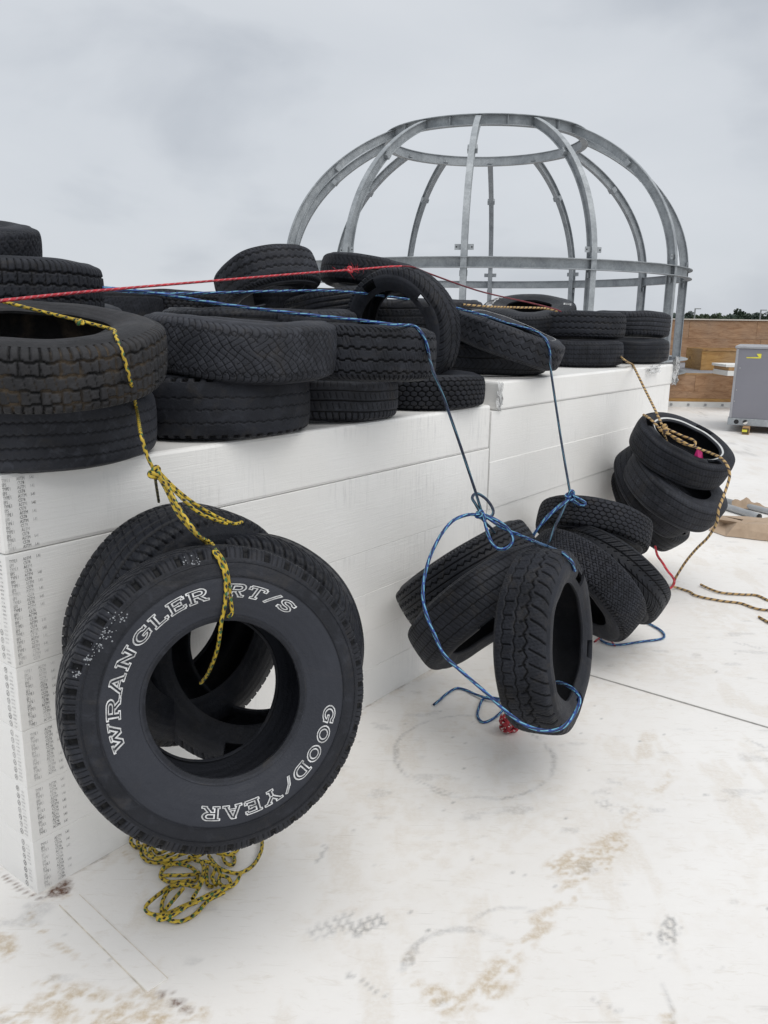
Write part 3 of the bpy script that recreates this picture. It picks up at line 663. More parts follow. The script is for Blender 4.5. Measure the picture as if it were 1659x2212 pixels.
def tire_meshes(R_, rr, w, pat, N=420, M=48, depth=.006, cuts=(), NS=120, MS=14, warp=(0, 0, 0), seed=0, sq_=1.0):
    H = R_ - rr
    hp = [(0, R_), (.2 * w, R_ - .0012), (.34 * w, R_ - .005), (.415 * w * sq_, R_ - .013), (.458 * w, R_ - .034), (.487 * w, R_ - .34 * H), (.5 * w, R_ - .50 * H), (.49 * w, R_ - .65 * H), (.455 * w, R_ - .80 * H), (.42 * w, R_ - .92 * H), (.405 * w, R_ - .985 * H), (.375 * w, rr), (.35 * w, rr + .004)]
    trC = cr_curve(hp[:6])[:14 * 4 + 1]; swC = cr_curve(hp)[14 * 4 - 2:]
    full = np.vstack([(trC[::-1] * [-1, 1])[:-1], trC]); PR, Lt = resample(full, M); La = Lt / 2
    tg = np.gradient(PR, axis=0); nrm = np.stack([-tg[:, 1], tg[:, 0]], -1); nrm /= np.linalg.norm(nrm, axis=1)[:, None]
    circ = 2 * pi * R_; th = np.arange(N) * 2 * pi / N
    X, Y = np.meshgrid(np.linspace(-La, La, M), th * R_)
    h = tread(pat, X, Y, La, circ, R_); edge = np.clip((La - abs(X)) / .006, 0, 1)
    if pat == 'lettershoulder': edge = np.clip((La - abs(X)) / .002, 0, 1)
    hd = h * depth * edge * (.8 + .4 * fbm(X * 0 + 3, Y, 9, 2, seed))
    z = PR[None, :, 0] - nrm[None, :, 0] * hd; r = PR[None, :, 1] - nrm[None, :, 1] * hd
    def cyl(z, r, th_):
        # warp: ellipse squash, saddle, dent
        T = th_[:, None] if th_.ndim == 1 else th_
        lo = (0.35 if pat == 'lettershoulder' else 0.6) * (.0028 * np.sin(3 * T + seed * 2.1) + .0018 * np.sin(5 * T + seed * .7) + .0010 * np.sin(9 * T + seed))
        rs = r * (1 + warp[0] * np.cos(2 * T + seed)) - lo * .8; z = z * (1 + lo * 7) + lo * .9
        rs = r * (1 + warp[0] * np.cos(2 * T + seed)) - lo * .8; zs = z + (warp[1] * np.cos(2 * T + seed * 1.7) + warp[2] * np.cos(3 * T + seed)) * (r / R_) ** 2
        rs = rs + .0025 * np.sin(5 * T + seed) * (r / R_) * (abs(warp[0]) > 0)
        return np.stack([rs * np.cos(T), rs * np.sin(T), zs], -1)
    Vt = cyl(z, r, th).reshape(-1, 3)
    inn, _ = resample(np.array([(-.445 * w, R_ - .045), (-.40 * w, R_ - .028), (-.2 * w, R_ - .018), (.2 * w, R_ - .018), (.40 * w, R_ - .028), (.445 * w, R_ - .045)]), 8)
    thI = np.arange(NS) * 2 * pi / NS
    Vi = cyl(np.tile(inn[:, 0], (NS, 1)), np.tile(inn[:, 1], (NS, 1)), thI).reshape(-1, 3)
    Q = np.vstack([grid_q(N, M, True), grid_q(NS, 8, True, len(Vt))[:, ::-1]])
    me = mesh_np('tread', np.vstack([Vt, Vi]), Q)
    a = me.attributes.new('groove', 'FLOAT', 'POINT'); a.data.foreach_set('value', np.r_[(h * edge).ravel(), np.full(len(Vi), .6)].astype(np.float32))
    # sidewalls, solid, with windows cut out
    res = [me]
    OW, _ = resample(swC, MS)
    tg = np.gradient(OW, axis=0); nn = np.stack([-tg[:, 1], tg[:, 0]], -1); nn /= np.linalg.norm(nn, axis=1)[:, None]
    if nn[MS // 2, 0] < 0: nn = -nn
    thick = np.interp(np.arange(MS) / (MS - 1), [0, .2, .75, 1], [.016, .010, .010, .007])
    IW = OW - nn * thick[:, None]; IW[-1] = OW[-1] + [-.002, .001]
    for side in (1, -1):
        n0 = NS; Vo = cyl(np.tile(OW[:, 0] * side, (n0, 1)), np.tile(OW[:, 1], (n0, 1)), thI).reshape(-1, 3); Vn = cyl(np.tile(IW[:, 0] * side, (n0, 1)), np.tile(IW[:, 1], (n0, 1)), thI).reshape(-1, 3)
        keep = np.ones((n0, MS - 1), bool)
        for (c_side, a0, da, j0, j1) in cuts:
            if c_side != side: continue
            for i in range(n0):
                if ((math.degrees(thI[i]) - a0) % 360) < da:
                    keep[i, int(j0 * (MS - 1)):int(math.ceil(j1 * (MS - 1)))] = False
        nv = n0 * MS; qs = []
        for i in range(n0):
            i2 = (i + 1) % n0
            for j in range(MS - 1):
                if not keep[i, j]: continue
                a_, b_, c_, d_ = i * MS + j, i2 * MS + j, i2 * MS + j + 1, i * MS + j + 1
                qs.append((a_, b_, c_, d_)); qs.append((a_ + nv, d_ + nv, c_ + nv, b_ + nv))
                if j == MS - 2 or not keep[i, j + 1]: qs.append((d_, c_, c_ + nv, d_ + nv))
                if j > 0 and not keep[i, j - 1]: qs.append((a_, a_ + nv, b_ + nv, b_))
                if not keep[i2, j]: qs.append((b_, b_ + nv, c_ + nv, c_))
                if not keep[i - 1, j]: qs.append((a_, d_, d_ + nv, a_ + nv))
        m2 = mesh_np('sidewall', np.vstack([Vo, Vn]), qs)
        res.append(m2)
    return res, (OW, cyl)
def place_tire(P, axis, spin, R_, rr, w, pat, label, mat=None, group=None, **kw):
    (me, s1, s2), prof = tire_meshes(R_, rr, w, pat, seed=len(TIRES) + 1, **kw)
    A = Vector(axis).normalized(); q = A.to_track_quat('Z', 'Y').to_matrix()
    Rm = q @ Matrix.Rotation(radians(spin), 3, 'Z')
    root = empty('tire', tuple(P), Rm.to_euler(), label, 'tire', group)
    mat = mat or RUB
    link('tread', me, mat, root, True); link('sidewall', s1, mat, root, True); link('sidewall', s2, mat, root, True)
    for m_2 in (me, s1, s2):
        m_2.set_sharp_from_angle(angle=radians(50)) if m_2 is not me else None
    TIRES.append((root, prof, R_, rr, w)); return TIRES[-1]
def flat(xe, side, R_, xb, yb, z0, yt, w):
    az = lambda x, y: atan2(*ray(x, y)[:2])
    f = onz(xb, yb, z0); df = math.hypot(f[0], f[1]); D = df + R_
    c = az(xe, (yb + yt) / 2) - side * asin(R_ / D)
    return np.array([D * sin(c), D * cos(c), z0 + w / 2])
GP = 'old tires piled on the foam stacks'; GH = 'old tires hanging on ropes beside the foam stacks'
HI = dict(N=700, M=68, NS=144, MS=16); XH = dict(N=900, M=88, NS=144, MS=16); MD = dict(N=440, M=44, NS=96, MS=12); LO = dict(N=280, M=30, NS=64, MS=10)
sN, sF = 1.214, 1.323
# --- bottom row along the front edge
place_tire(flat(342, 1, .34, 100, 1021, sN, 870, .185), (.02, -.03, 1), 20, .34, .20, .185, 'zigrib', 'big rib-tread tire lying lowest at the near corner of the foam stack', RUBG, GP, depth=.0045, warp=(.004, .003, 0), **HI)
place_tire(flat(672, 1, .33, 500, 957, sN, 812, .21), (-.015, .0, 1), 60, .33, .20, .21, 'lugsmooth', 'nearly bald wide tire with notched shoulders lying second from the near corner', RUB, GP, depth=.0065, warp=(.003, .0, .0), sq_=1.05, **HI)
place_tire(flat(860, 1, .30, 760, 917, sN, 822, .165), (0.02, .02, 1), 0, .30, .18, .165, 'rows', 'small tire with short slots and block shoulder wedged between the bald and the hexagon-tread tires', RUBG, GP, depth=.0055, **HI)
place_tire(flat(1047, 1, .30, 960, 890, sN, 815, .152), (0, 0, 1), 0, .30, .18, .152, 'hex', 'deep hexagon-block tire lying at the right end of the lower near stack', RUB, GP, depth=.008, **HI)
place_tire((.58, 4.57, sF + .09), (.02, 0, 1), 0, .31, .19, .175, 'herring', 'herringbone-tread tire lying on the tall stack under the tilted cut tire', RUBB, GP, depth=.005, **HI)
place_tire((1.277, 5.562, sF + .085), (0, 0, 1), 0, .31, .19, .168, 'zigfine', 'lower tire with fine zigzag tread, second pile from the far end', RUB, GP, depth=.005, **MD)
place_tire((1.78, 6.12, sF + .088), (0, .0, 1), 30, .30, .18, .172, 'zigrib', 'lower smooth-ribbed tire of the last pile beside the dome leg', RUBB, GP, depth=.004, **MD)
# --- second layer
place_tire(at(62, 757, 2.34), (.08, -.15, 1), 15, .350, .205, .172, 'at', 'large mud-stained all-terrain tire with its opening up, yellow rope across it', RUBM, GP, depth=.0075, warp=(.004, .004, 0), N=720, M=72, NS=160, MS=18)
place_tire(at(520, 750, 2.90), (.045, .0, 1), 0, .330, .200, .195, 'diamond', 'wide sagging tire with diamond tread lying on the nearly bald one', RUBG, GP, depth=.0045, warp=(.006, .010, .0), **XH)
place_tire((-.113 - .02, 3.12 + .05, sN + .165 + .100), (.012, .03, 1), 0, .325, .195, .20, 'step', 'tire with stepped grooves that the taut blue rope bends over', RUB, GP, depth=.007, **XH)
place_tire((1.303, 5.70, sF + .170 + .092), (.0, .01, 1), 0, .325, .19, .182, 'step', 'upper tire of the second pile from the far end, with notched upper shoulder', RUB, GP, depth=.006, **MD)
place_tire((1.82, 6.26, sF + .172 + .098), (.02, .03, 1), 0, .30, .18, .185, 'grooves', 'upper tire of the last pile, standing against the dome leg', RUBG, GP, depth=.005, **MD)
# tilted cut tire with thin white line
T11 = place_tire(at(1100, 732, 4.42), viewdir(1100, 732, (.33, .93, .10)), -60, .298, .19, .155, 'zigbig', 'tilted tire with big zigzag tread, slots cut in its sidewall and a thin white line', RUBG, GP, depth=.0055, cuts=((1, 20, 38, .15, .62), (1, 150, 38, .15, .62), (1, 265, 38, .15, .62)), warp=(.01, .008, 0), N=600, M=54, NS=144, MS=16)
# upright cut tire
place_tire(at(866, 718, 4.15), viewdir(866, 718, (-.60, -.14, .79)), 0, .318, .208, .175, 'chev', 'upright tire with chevron tread and square holes cut through its sidewall', RUB, GP, depth=.005, cuts=((1, 28, 17, .08, .55), (1, 106, 17, .08, .55), (1, 205, 17, .1, .6), (-1, 28, 17, .08, .55), (-1, 110, 17, .08, .55)), **HI)
# --- back rows
place_tire(at(-5, 626, 3.25), (.03, -.015, 1), 0, .355, .21, .215, 'at', 'thick tire with scalloped shoulder behind the opening-up tire, under a smaller one', RUB, GP, depth=.007, **HI)
place_tire(at(-115, 527, 3.35), (.10, -.12, 1), 0, .31, .19, .17, 'diamond', 'topmost tire of the pile, rounded shoulder cut off by the left edge of the photo', RUB, GP, depth=.005, **MD)
place_tire(at(60, 712, 3.50), (0, 0, 1), 0, .36, .21, .20, 'zigrib', 'smooth-shouldered tire under the thick one, mostly hidden at the left', RUBG, GP, depth=.005, **LO)
place_tire(at(578, 606, 4.62), viewdir(578, 606, (-.27, .92, -.26)), 0, .285, .185, .21, 'step', 'fat tire tilted steeply on the heap behind the diamond-tread tire, red rope in front', RUBG, GP, depth=.005, warp=(.01, .012, 0), **MD)
place_tire(at(800, 597, 5.05), viewdir(800, 597, (.16, .96, -.12)), 0, .30, .185, .17, 'herring', 'tire on top of the heap behind the upright one, frayed red knot before it', RUB, GP, depth=.005, **MD)
place_tire(at(642, 655, 5.0), (0.0, .0, 1), 0, .29, .18, .17, 'zigfine', 'tire lying flat directly under the steeply tilted fat tire', RUBB, GP, depth=.005, **LO)
place_tire(at(726, 662, 4.72), viewdir(726, 662, (-.13, .97, -.06)), 0, .29, .18, .16, 'grooves', 'slightly tilted tire under the tire with the frayed red knot', RUBB, GP, depth=.005, **MD)
place_tire(at(852, 684, 4.72), (0, 0, 1), 0, .35, .21, .18, 'rows', 'broad tire lying behind the upright cut tire, seen through its opening', RUB, GP, depth=.006, **MD)
place_tire(at(940, 678, 5.25), (0, 0, 1), 0, .30, .19, .17, 'diamond', 'worn tire just right of the upright one, far back, only its shoulder showing', RUBG, GP, depth=.005, **LO)
place_tire(at(640, 706, 4.1), (0, -.02, 1), 0, .30, .19, .17, 'zigfine', 'tire whose zigzag rim shows between the diamond-tread tire and the blue rope', RUBG, GP, depth=.006, **LO)
place_tire(at(490, 706, 4.0), (0, 0, 1), 0, .30, .19, .17, 'grooves', 'low tire behind the left half of the diamond-tread tire, only a dark sliver visible', RUBB, GP, depth=.005, **LO)
place_tire(at(385, 668, 5.05), (0, .04, 1), 0, .30, .19, .19, 'hex', 'tire with coarse wavy blocks under the two blue ropes, left of the tilted fat tire', RUB, GP, depth=.007, **MD)
place_tire(at(250, 664, 4.75), (0, 0.02, 1), 0, .25, .17, .17, 'fine', 'small tire between the thick left tire and the wavy-block tire', RUB, GP, depth=.005, **LO)
T16 = place_tire(at(1142, 681, 5.85), viewdir(1142, 681, (.0, .985, .27)), 0, .325, .150, .16, 'zigfine', 'tire with white raised letters on its sunken sidewall, lying behind the tilted cut tire', RUBB, GP, depth=.005, **MD)
# supports hidden below the heap
for i, (x, y, t_, R_) in enumerate(((600, 716, 4.85, .31), (740, 720, 5.0, .31), (855, 745, 4.95, .30))):
    pass
# --- hanging group on the yellow rope
place_tire(at(402, 1345, 2.42), viewdir(402, 1345, (.62, -.30, .72)), 0, .345, .20, .215, 'grooves', 'tire with straight grooves hanging behind and left of the white-lettered tire', RUBB, GH, depth=.0075, N=720, M=64, NS=144, MS=16)
TB = place_tire(at(538, 1400, 2.38), viewdir(545, 1430, (-.26, -.22, .94)), 0, .328, .20, .20, 'chev', 'tire with cut sidewall seen through and right of the white-lettered tire', RUBB, GH, depth=.006, cuts=((1, 30, 12, .1, .5), (1, 262, 16, .1, .45)), **HI)
GY = place_tire(at(467, 1496, 2.05), viewdir(462, 1503, (.25, -.165, .955)), 0, .359, .180, .235, 'lettershoulder', 'huge white-lettered tire hanging in front on the yellow rope', RUBW, GH, depth=.0085, N=1000, M=96, NS=220, MS=26)
# --- hanging group on the first blue rope
place_tire(at(1012, 1240, 3.38), viewdir(1012, 1240, (.50, -.83, .06)), 0, .312, .195, .19, 'zigdeep', 'wet zigzag-tread tire leaning on the foam at the back of the first blue-rope bunch', RUBB, GH, depth=.006, **XH)
place_tire(at(1046, 1313, 3.12), viewdir(1046, 1313, (.56, -.79, .17)), 0, .306, .195, .185, 'fine', 'finely siped tire in the middle of the first blue-rope bunch, opening facing down', RUB, GH, depth=.0045, cuts=((1, 140, 14, .1, .6),), **XH)
TE = place_tire(at(1180, 1383, 2.90), viewdir(1180, 1383, (.955, -.06, .28)), 0, .318, .20, .19, 'blocks', 'upright tire at the front of the first blue-rope bunch, square slots in its sidewall', RUB, GH, depth=.0065, cuts=((1, 40, 16, .12, .62), (1, 325, 16, .12, .62), (1, 275, 14, .12, .62)), N=760, M=68, NS=160, MS=18)
# --- hanging group on the second blue rope
place_tire(at(1281, 1139, 4.30), viewdir(1281, 1139, (-.19, -.94, .26)), 0, .290, .19, .17, 'hex', 'topmost tire of the second blue-rope bunch, tipped with its opening facing down', RUB, GH, depth=.005, **XH)
place_tire(at(1312, 1240, 4.20), viewdir(1312, 1240, (-.56, -.77, .30)), 0, .312, .195, .19, 'chev', 'tire with arrow tread on the right of the second blue-rope bunch', RUBB, GH, depth=.007, **XH)
place_tire(at(1257, 1264, 3.98), viewdir(1257, 1264, (-.62, -.71, .33)), 0, .312, .195, .20, 'swirl', 'tire with curled S-shaped tread in the middle of the second blue-rope bunch', RUB, GH, depth=.006, cuts=((1, 200, 14, .1, .6),), **XH)
# --- hanging group on the tan rope
TI = place_tire(at(1472, 972, 5.10), viewdir(1472, 972, (.43, .82, .37)), 0, .300, .195, .19, 'fine', 'top tire of the tan-rope bunch with a white band round its opening', RUB, GH, depth=.004, cuts=((1, 0, 24, .15, .6), (1, 120, 24, .15, .6), (1, 240, 24, .15, .6)), **MD)
place_tire(at(1457, 1052, 5.15), viewdir(1457, 1052, (.56, .74, .37)), 0, .315, .195, .20, 'fine', 'smooth worn tire under the white-banded one in the tan-rope bunch', RUBG, GH, depth=.003, **MD)
place_tire(at(1418, 1056, 5.30), viewdir(1418, 1056, (.78, .52, .34)), 0, .315, .195, .20, 'fine', 'tire leaning on the foam at the left of the tan-rope bunch', RUB, GH, depth=.005, **MD)
place_tire(at(1406, 1090, 5.48), viewdir(1406, 1090, (.80, .50, .33)), 0, .31, .195, .19, 'grooves', 'lowest tire of the tan-rope bunch, tight against the foam and mostly hidden', RUBB, GH, depth=.005, cuts=((1, 250, 14, .2, .6),), **LO)

# --- raised letters drawn from slab strokes on a sidewall
def seg(x0, y0, x1, y1, hw=.085): return ('s', x0, y0, x1, y1, hw)
def arc(cx, cy, rx, ry, a0, a1, hw=.085): return ('a', cx, cy, rx, ry, a0, a1, hw)
SR = .07
GLY = {
 'W': (1.15, [seg(.12, .92, .33, .1), seg(.33, .1, .57, .8), seg(.57, .8, .80, .1), seg(.80, .1, 1.03, .92), seg(-.02, .93, .28, .93, SR), seg(.87, .93, 1.17, .93, SR), seg(.46, .90, .68, .90, SR)]),
 'R': (.92, [seg(.2, .05, .2, .95), seg(.2, .93, .6, .93), seg(.2, .48, .6, .48), arc(.58, .705, .20, .225, -90, 90), seg(.5, .45, .78, .06), seg(.02, .06, .38, .06, SR), seg(.68, .06, .95, .06, SR), seg(.02, .94, .3, .94, SR)]),
 'A': (1.0, [seg(.18, .06, .48, .94), seg(.52, .94, .82, .06), seg(.3, .32, .7, .32, SR), seg(0, .06, .34, .06, SR), seg(.66, .06, 1.0, .06, SR), seg(.36, .94, .56, .94, SR)]),
 'N': (1.0, [seg(.2, .06, .2, .94), seg(.2, .94, .78, .06), seg(.8, .06, .8, .94), seg(.03, .06, .37, .06, SR), seg(.63, .94, .97, .94, SR), seg(.03, .94, .25, .94, SR)]),
 'G': (.95, [arc(.5, .5, .36, .42, 45, 330), seg(.55, .46, .92, .46, SR), seg(.82, .46, .82, .14), seg(.82, .72, .82, .95, SR)]),
 'L': (.82, [seg(.22, .06, .22, .94), seg(.22, .07, .75, .07), seg(.74, .07, .74, .30, SR), seg(.04, .94, .4, .94, SR), seg(.04, .06, .3, .06, SR)]),
 'E': (.86, [seg(.2, .06, .2, .94), seg(.2, .07, .78, .07), seg(.2, .93, .78, .93), seg(.2, .5, .58, .5), seg(.77, .07, .77, .28, SR), seg(.77, .93, .77, .74, SR), seg(.58, .38, .58, .62, SR), seg(.04, .06, .3, .06, SR), seg(.04, .94, .3, .94, SR)]),
 'T': (.9, [seg(.45, .06, .45, .94), seg(.08, .93, .82, .93), seg(.08, .93, .08, .68, SR), seg(.82, .93, .82, .68, SR), seg(.27, .06, .63, .06, SR)]),
 '/': (.62, [seg(.08, .0, .54, 1.0, .06)]),
 'S': (.82, [arc(.42, .71, .27, .21, 20, 270), arc(.42, .29, .27, .21, -160, 90), seg(.70, .70, .70, .92, SR), seg(.13, .28, .13, .08, SR)]),
 'O': (.95, [arc(.47, .5, .34, .41, 0, 360)]),
 'D': (.95, [seg(.2, .06, .2, .94), seg(.2, .93, .48, .93), seg(.2, .07, .48, .07), arc(.46, .5, .36, .43, -90, 90), seg(.03, .06, .3, .06, SR), seg(.03, .94, .3, .94, SR)]),
 'Y': (.95, [seg(.47, .06, .47, .48), seg(.47, .48, .16, .94), seg(.47, .48, .78, .94), seg(0, .94, .34, .94, SR), seg(.6, .94, .94, .94, SR), seg(.29, .06, .65, .06, SR)]),
 'I': (.5, [seg(.25, .06, .25, .94), seg(.05, .94, .45, .94, SR), seg(.05, .06, .45, .06, SR)]),
 'J': (.7, [seg(.5, .3, .5, .94), arc(.3, .3, .2, .22, 180, 360)]),
 '-': (.3, [seg(.05, .5, .25, .5)]), ' ': (.55, []), '>': (.72, [seg(.05, .0, .30, .62, .05), seg(.30, .62, .22, .45, .05), seg(.22, .45, .6, 1.0, .05)]),
}
def sdf(strokes, X, Y):
    d = np.full(X.shape, 9.)
    for s_ in strokes:
        if s_[0] == 's':
            _, x0, y0, x1, y1, hw = s_; dx, dy = x1 - x0, y1 - y0; l = math.hypot(dx, dy)
            ux, uy = dx / l, dy / l; px = X - (x0 + x1) / 2; py = Y - (y0 + y1) / 2
            qa = abs(px * ux + py * uy) - l / 2; qb = abs(-px * uy + py * ux) - hw
            e_ = np.hypot(np.maximum(qa, 0), np.maximum(qb, 0)) + np.minimum(np.maximum(qa, qb), 0)
        else:
            _, cx, cy, rx, ry, a0, a1, hw = s_; an = np.radians(np.linspace(a0, a1, 22)); e_ = np.full(X.shape, 9.)
            for p0, p1 in zip(an[:-1], an[1:]):
                ax_, ay_, bx, by = cx + rx * np.cos(p0), cy + ry * np.sin(p0), cx + rx * np.cos(p1), cy + ry * np.sin(p1)
                ux, uy = bx - ax_, by - ay_; ll = ux * ux + uy * uy; t_ = np.clip(((X - ax_) * ux + (Y - ay_) * uy) / ll, 0, 1)
                e_ = np.minimum(e_, np.hypot(X - ax_ - t_ * ux, Y - ay_ - t_ * uy))
            e_ = e_ - hw
        d = np.minimum(d, e_)
    return d
def lettering(T, text, ang0, r0, hgt, side=1, outline=True, track=1.12, xs=1.0, slant=0.0, mat=WHITE_INK, cell=.018, lw=.036, name='lettering', ang_list=None, emb=.0012):
    """text runs clockwise as seen from the +axis side, tops outward"""
    root, (OW, cyl), R_, rr, w = T
    order = np.argsort(OW[:, 1]); rs, zs = OW[order, 1], OW[order, 0]
    ang = radians(ang0); V = []; Q = []; rm = r0 + hgt / 2
    for ci, ch in enumerate(text):
        wd, st_ = GLY[ch]
        if ang_list is not None and ci < len(ang_list): ang = radians(ang_list[ci])
        if st_:
            x = np.arange(-.14, wd + .14, cell); y = np.arange(-.14, 1.14, cell); Xc, Yc = np.meshgrid((x[:-1] + x[1:]) / 2, (y[:-1] + y[1:]) / 2, indexing='ij')
            d = sdf(st_, Xc, Yc); m = (abs(d) < lw) if outline else (d < 0)
            idx = np.argwhere(m)
            xi, yi = idx[:, 0], idx[:, 1]
            for (i, j) in ((0, 0),): pass
            cs = []
            for (a_, b_) in ((0, 0), (1, 0), (1, 1), (0, 1)):
                gx, gy = x[xi + a_] + slant * y[yi + b_], y[yi + b_]
                r = r0 + gy * hgt; th = ang - side * gx * hgt * xs / rm
                cs.append((th, r))
            base = len(V) and sum(len(v) for v in V)
            Vq = []
            for th, r in cs:
                z = (np.interp(r, rs, zs) + emb) * side
                p = cyl(z[:, None], r[:, None], th[:, None])[:, 0]; Vq.append(p)
            Vq = np.stack(Vq, 1).reshape(-1, 3); V.append(Vq); n = len(xi)
            q = np.arange(n * 4).reshape(-1, 4) + base
            Q.append(q[:, ::-1] if side > 0 else q)
        ang -= side * (wd * track) * hgt * xs / rm
    me = mesh_np(name, np.vstack(V), np.vstack(Q)); return link(name, me, mat, root)
def ang_in_tire(T, x, y, side=1):
    """local polar angle of the sidewall point seen at picture position (x, y)"""
    root, _, R_, rr, w = T
    Mx = np.array(root.rotation_euler.to_matrix()); c = np.array(root.location); A = Mx[:, 2]; pt = c + A * side * w * .47
    d = ray(x, y); t_ = ((pt - CAMP) @ A) / (d @ A); q = Mx.T @ (CAMP + d * t_ - c)
    return math.degrees(math.atan2(q[1], q[0])), math.hypot(q[0], q[1])
bpy.context.view_layer.update()
a0, _ = ang_in_tire(GY, 268, 1618)
print('GY start', a0, [round(v, 3) for v in ang_in_tire(GY, 268, 1590)], [round(v, 3) for v in ang_in_tire(GY, 705, 1530)], [round(v, 3) for v in ang_in_tire(GY, 436, 1750)], [round(v, 3) for v in ang_in_tire(GY, 610, 1335)], [round(v, 3) for v in ang_in_tire(GY, 445, 1305)], 'hole', [round(v, 3) for v in ang_in_tire(GY, 652, 1500)], [round(v, 3) for v in ang_in_tire(GY, 315, 1500)], 'out', ang_in_tire(GY, 790, 1500), ang_in_tire(GY, 470, 1830))
def span_text(T, text, p0, p1, r0, hgt, **kw):
    b0, _ = ang_in_tire(T, *p0); b1, _ = ang_in_tire(T, *p1); span = (b0 - b1) % 360
    rm = r0 + hgt / 2; tot = sum(GLY[c][0] for c in text) - .1; tk = 1.12
    tot = sum(GLY[c][0] * tk for c in text[:-1]) + GLY[text[-1]][0]
    lettering(T, text, b0, r0, hgt, xs=radians(span) * rm / (tot * hgt), track=tk, **kw)
span_text(GY, 'WRANGLER', (262, 1618), (450, 1300), 0.238, .029, lw=.036)
span_text(GY, 'RT/S', (484, 1300), (612, 1335), 0.238, .029, slant=.25, lw=.036)
span_text(GY, 'GOOD>YEAR', (697, 1520), (436, 1745), 0.238, .029, lw=.036)
b0, _ = ang_in_tire(T16, 1063, 662); b1, _ = ang_in_tire(T16, 1120, 652)
lettering(T16, 'WILDE', b0, .245, .050, outline=False, xs=radians((b0 - b1) % 360) * .256 / (4.9 * .042), cell=.06)
b0, _ = ang_in_tire(T16, 1206, 657); lettering(T16, 'II', b0, .235, .05, outline=False, cell=.06)
b0, _ = ang_in_tire(TE, 1247, 1223)
lettering(TE, 'DIE', b0 + 4, .255, .030, outline=True, mat=RUBG, cell=.035, lw=.05, emb=.002)
def band(T, r0, r1, mat, name='white_band', a0=0, a1=360, emb=.0015, side=1):
    root, (OW, cyl), R_, rr, w = T; order = np.argsort(OW[:, 1]); n = 120
    th = np.radians(np.linspace(a0, a1, n + 1)); m = 4; r = np.linspace(r0, r1, m)
    # windows cut in the sidewall lie outside this band
    z = np.interp(r, OW[order, 1], OW[order, 0]) + emb
    V = cyl(np.tile(z * side, (n + 1, 1)), np.tile(r, (n + 1, 1)), th)
    return link(name, mesh_np(name, V, grid_q(n + 1, m)[:, ::-1]), mat, root, True)
band(TI, .206, .215, WHITEWALL)
b0, _ = ang_in_tire(T11, 1120, 705)
band(T11, .228, .2305, WHITEWALL, 'white_band', 0, 360)
# thin moulded rings on the lettered tire
band(GY, .2845, .287, RUBB, 'moulded_ring', emb=.0022); band(GY, .318, .3205, RUBB, 'moulded_ring', emb=.0018); band(GY, .192, .1945, RUBG, 'moulded_ring', emb=.002)
# water drops caught in its shoulder notches, glints painted as pale grey colour
WM, t_, b_ = newmat('water'); b_.inputs['Base Color'].default_value = (.42, .44, .47, 1); b_.inputs['Roughness'].default_value = .05; b_.inputs['Transmission Weight'].default_value = .35; b_.inputs['IOR'].default_value = 1.33
def drops(T, spots, n, seed):
    root = T[0]; Mx = np.array(root.rotation_euler.to_matrix()); c = np.array(root.location); r = random.Random(seed)
    dg = bpy.context.evaluated_depsgraph_get(); V = []; Q = []
    for _ in range(n):
        x, y, sx, sy = r.choice(spots); px, py = r.gauss(x, sx), r.gauss(y, sy)
        hit, loc, nor, *_r = sc.ray_cast(dg, Vector(CAMP), Vector(ray(px, py)))
        if not hit: continue
        s_ = r.uniform(.0009, .0024); q = nor.to_track_quat('Z', 'Y').to_matrix(); k = 6; base = len(V)
        for lv, (rr_, hh) in enumerate(((1, -.1), (.8, .4), (.35, .62))):
            for a in range(k): V.append(Mx.T @ (np.array(loc + q @ Vector((cos(a * 2 * pi / k) * rr_ * s_ * r.uniform(.8, 1.3), sin(a * 2 * pi / k) * rr_ * s_, hh * s_))) - c))
        for lv in range(2):
            for a in range(k): Q.append((base + lv * k + a, base + lv * k + (a + 1) % k, base + (lv + 1) * k + (a + 1) % k, base + (lv + 1) * k + a))
        Q.append((base + 12, base + 13, base + 14, base + 15))
    if Q:
        o = link('water_drops', mesh_np('water_drops', V, Q), WM, root, True); o['kind'] = 'stuff'
bpy.context.view_layer.update()
drops(GY, [(252, 1335, 9, 8), (231, 1366, 9, 8), (214, 1396, 8, 8), (191, 1423, 6, 6), (167, 1455, 4, 5), (414, 1213, 12, 5)], 110, 3)

# ------------------------------------------------------------------ ropes
def catmull(P, step=.008):
    P = np.array(P); Q = np.vstack([2 * P[0] - P[1], P, 2 * P[-1] - P[-2]]); o = []
    for i in range(1, len(Q) - 2):
        n = max(2, int(np.linalg.norm(Q[i + 1] - Q[i]) / step)); t_ = np.linspace(0, 1, n, endpoint=False)[:, None]
        a, b, c, d = Q[i - 1], Q[i], Q[i + 1], Q[i + 2]
        # centripetal-ish: limit tangents to the local chord
        lc = np.linalg.norm(c - b); m1 = (c - a) / 2; m2 = (d - b) / 2
        for m_ in (m1, m2):
            l_ = np.linalg.norm(m_)
            if l_ > 1.2 * lc: m_ *= 1.2 * lc / l_
        h00 = 2 * t_ ** 3 - 3 * t_ ** 2 + 1; h10 = t_ ** 3 - 2 * t_ ** 2 + t_; h01 = -2 * t_ ** 3 + 3 * t_ ** 2; h11 = t_ ** 3 - t_ ** 2
        o.append(h00 * b + h10 * m1 + h01 * c + h11 * m2)
    o.append(P[-1:]); return np.vstack(o)
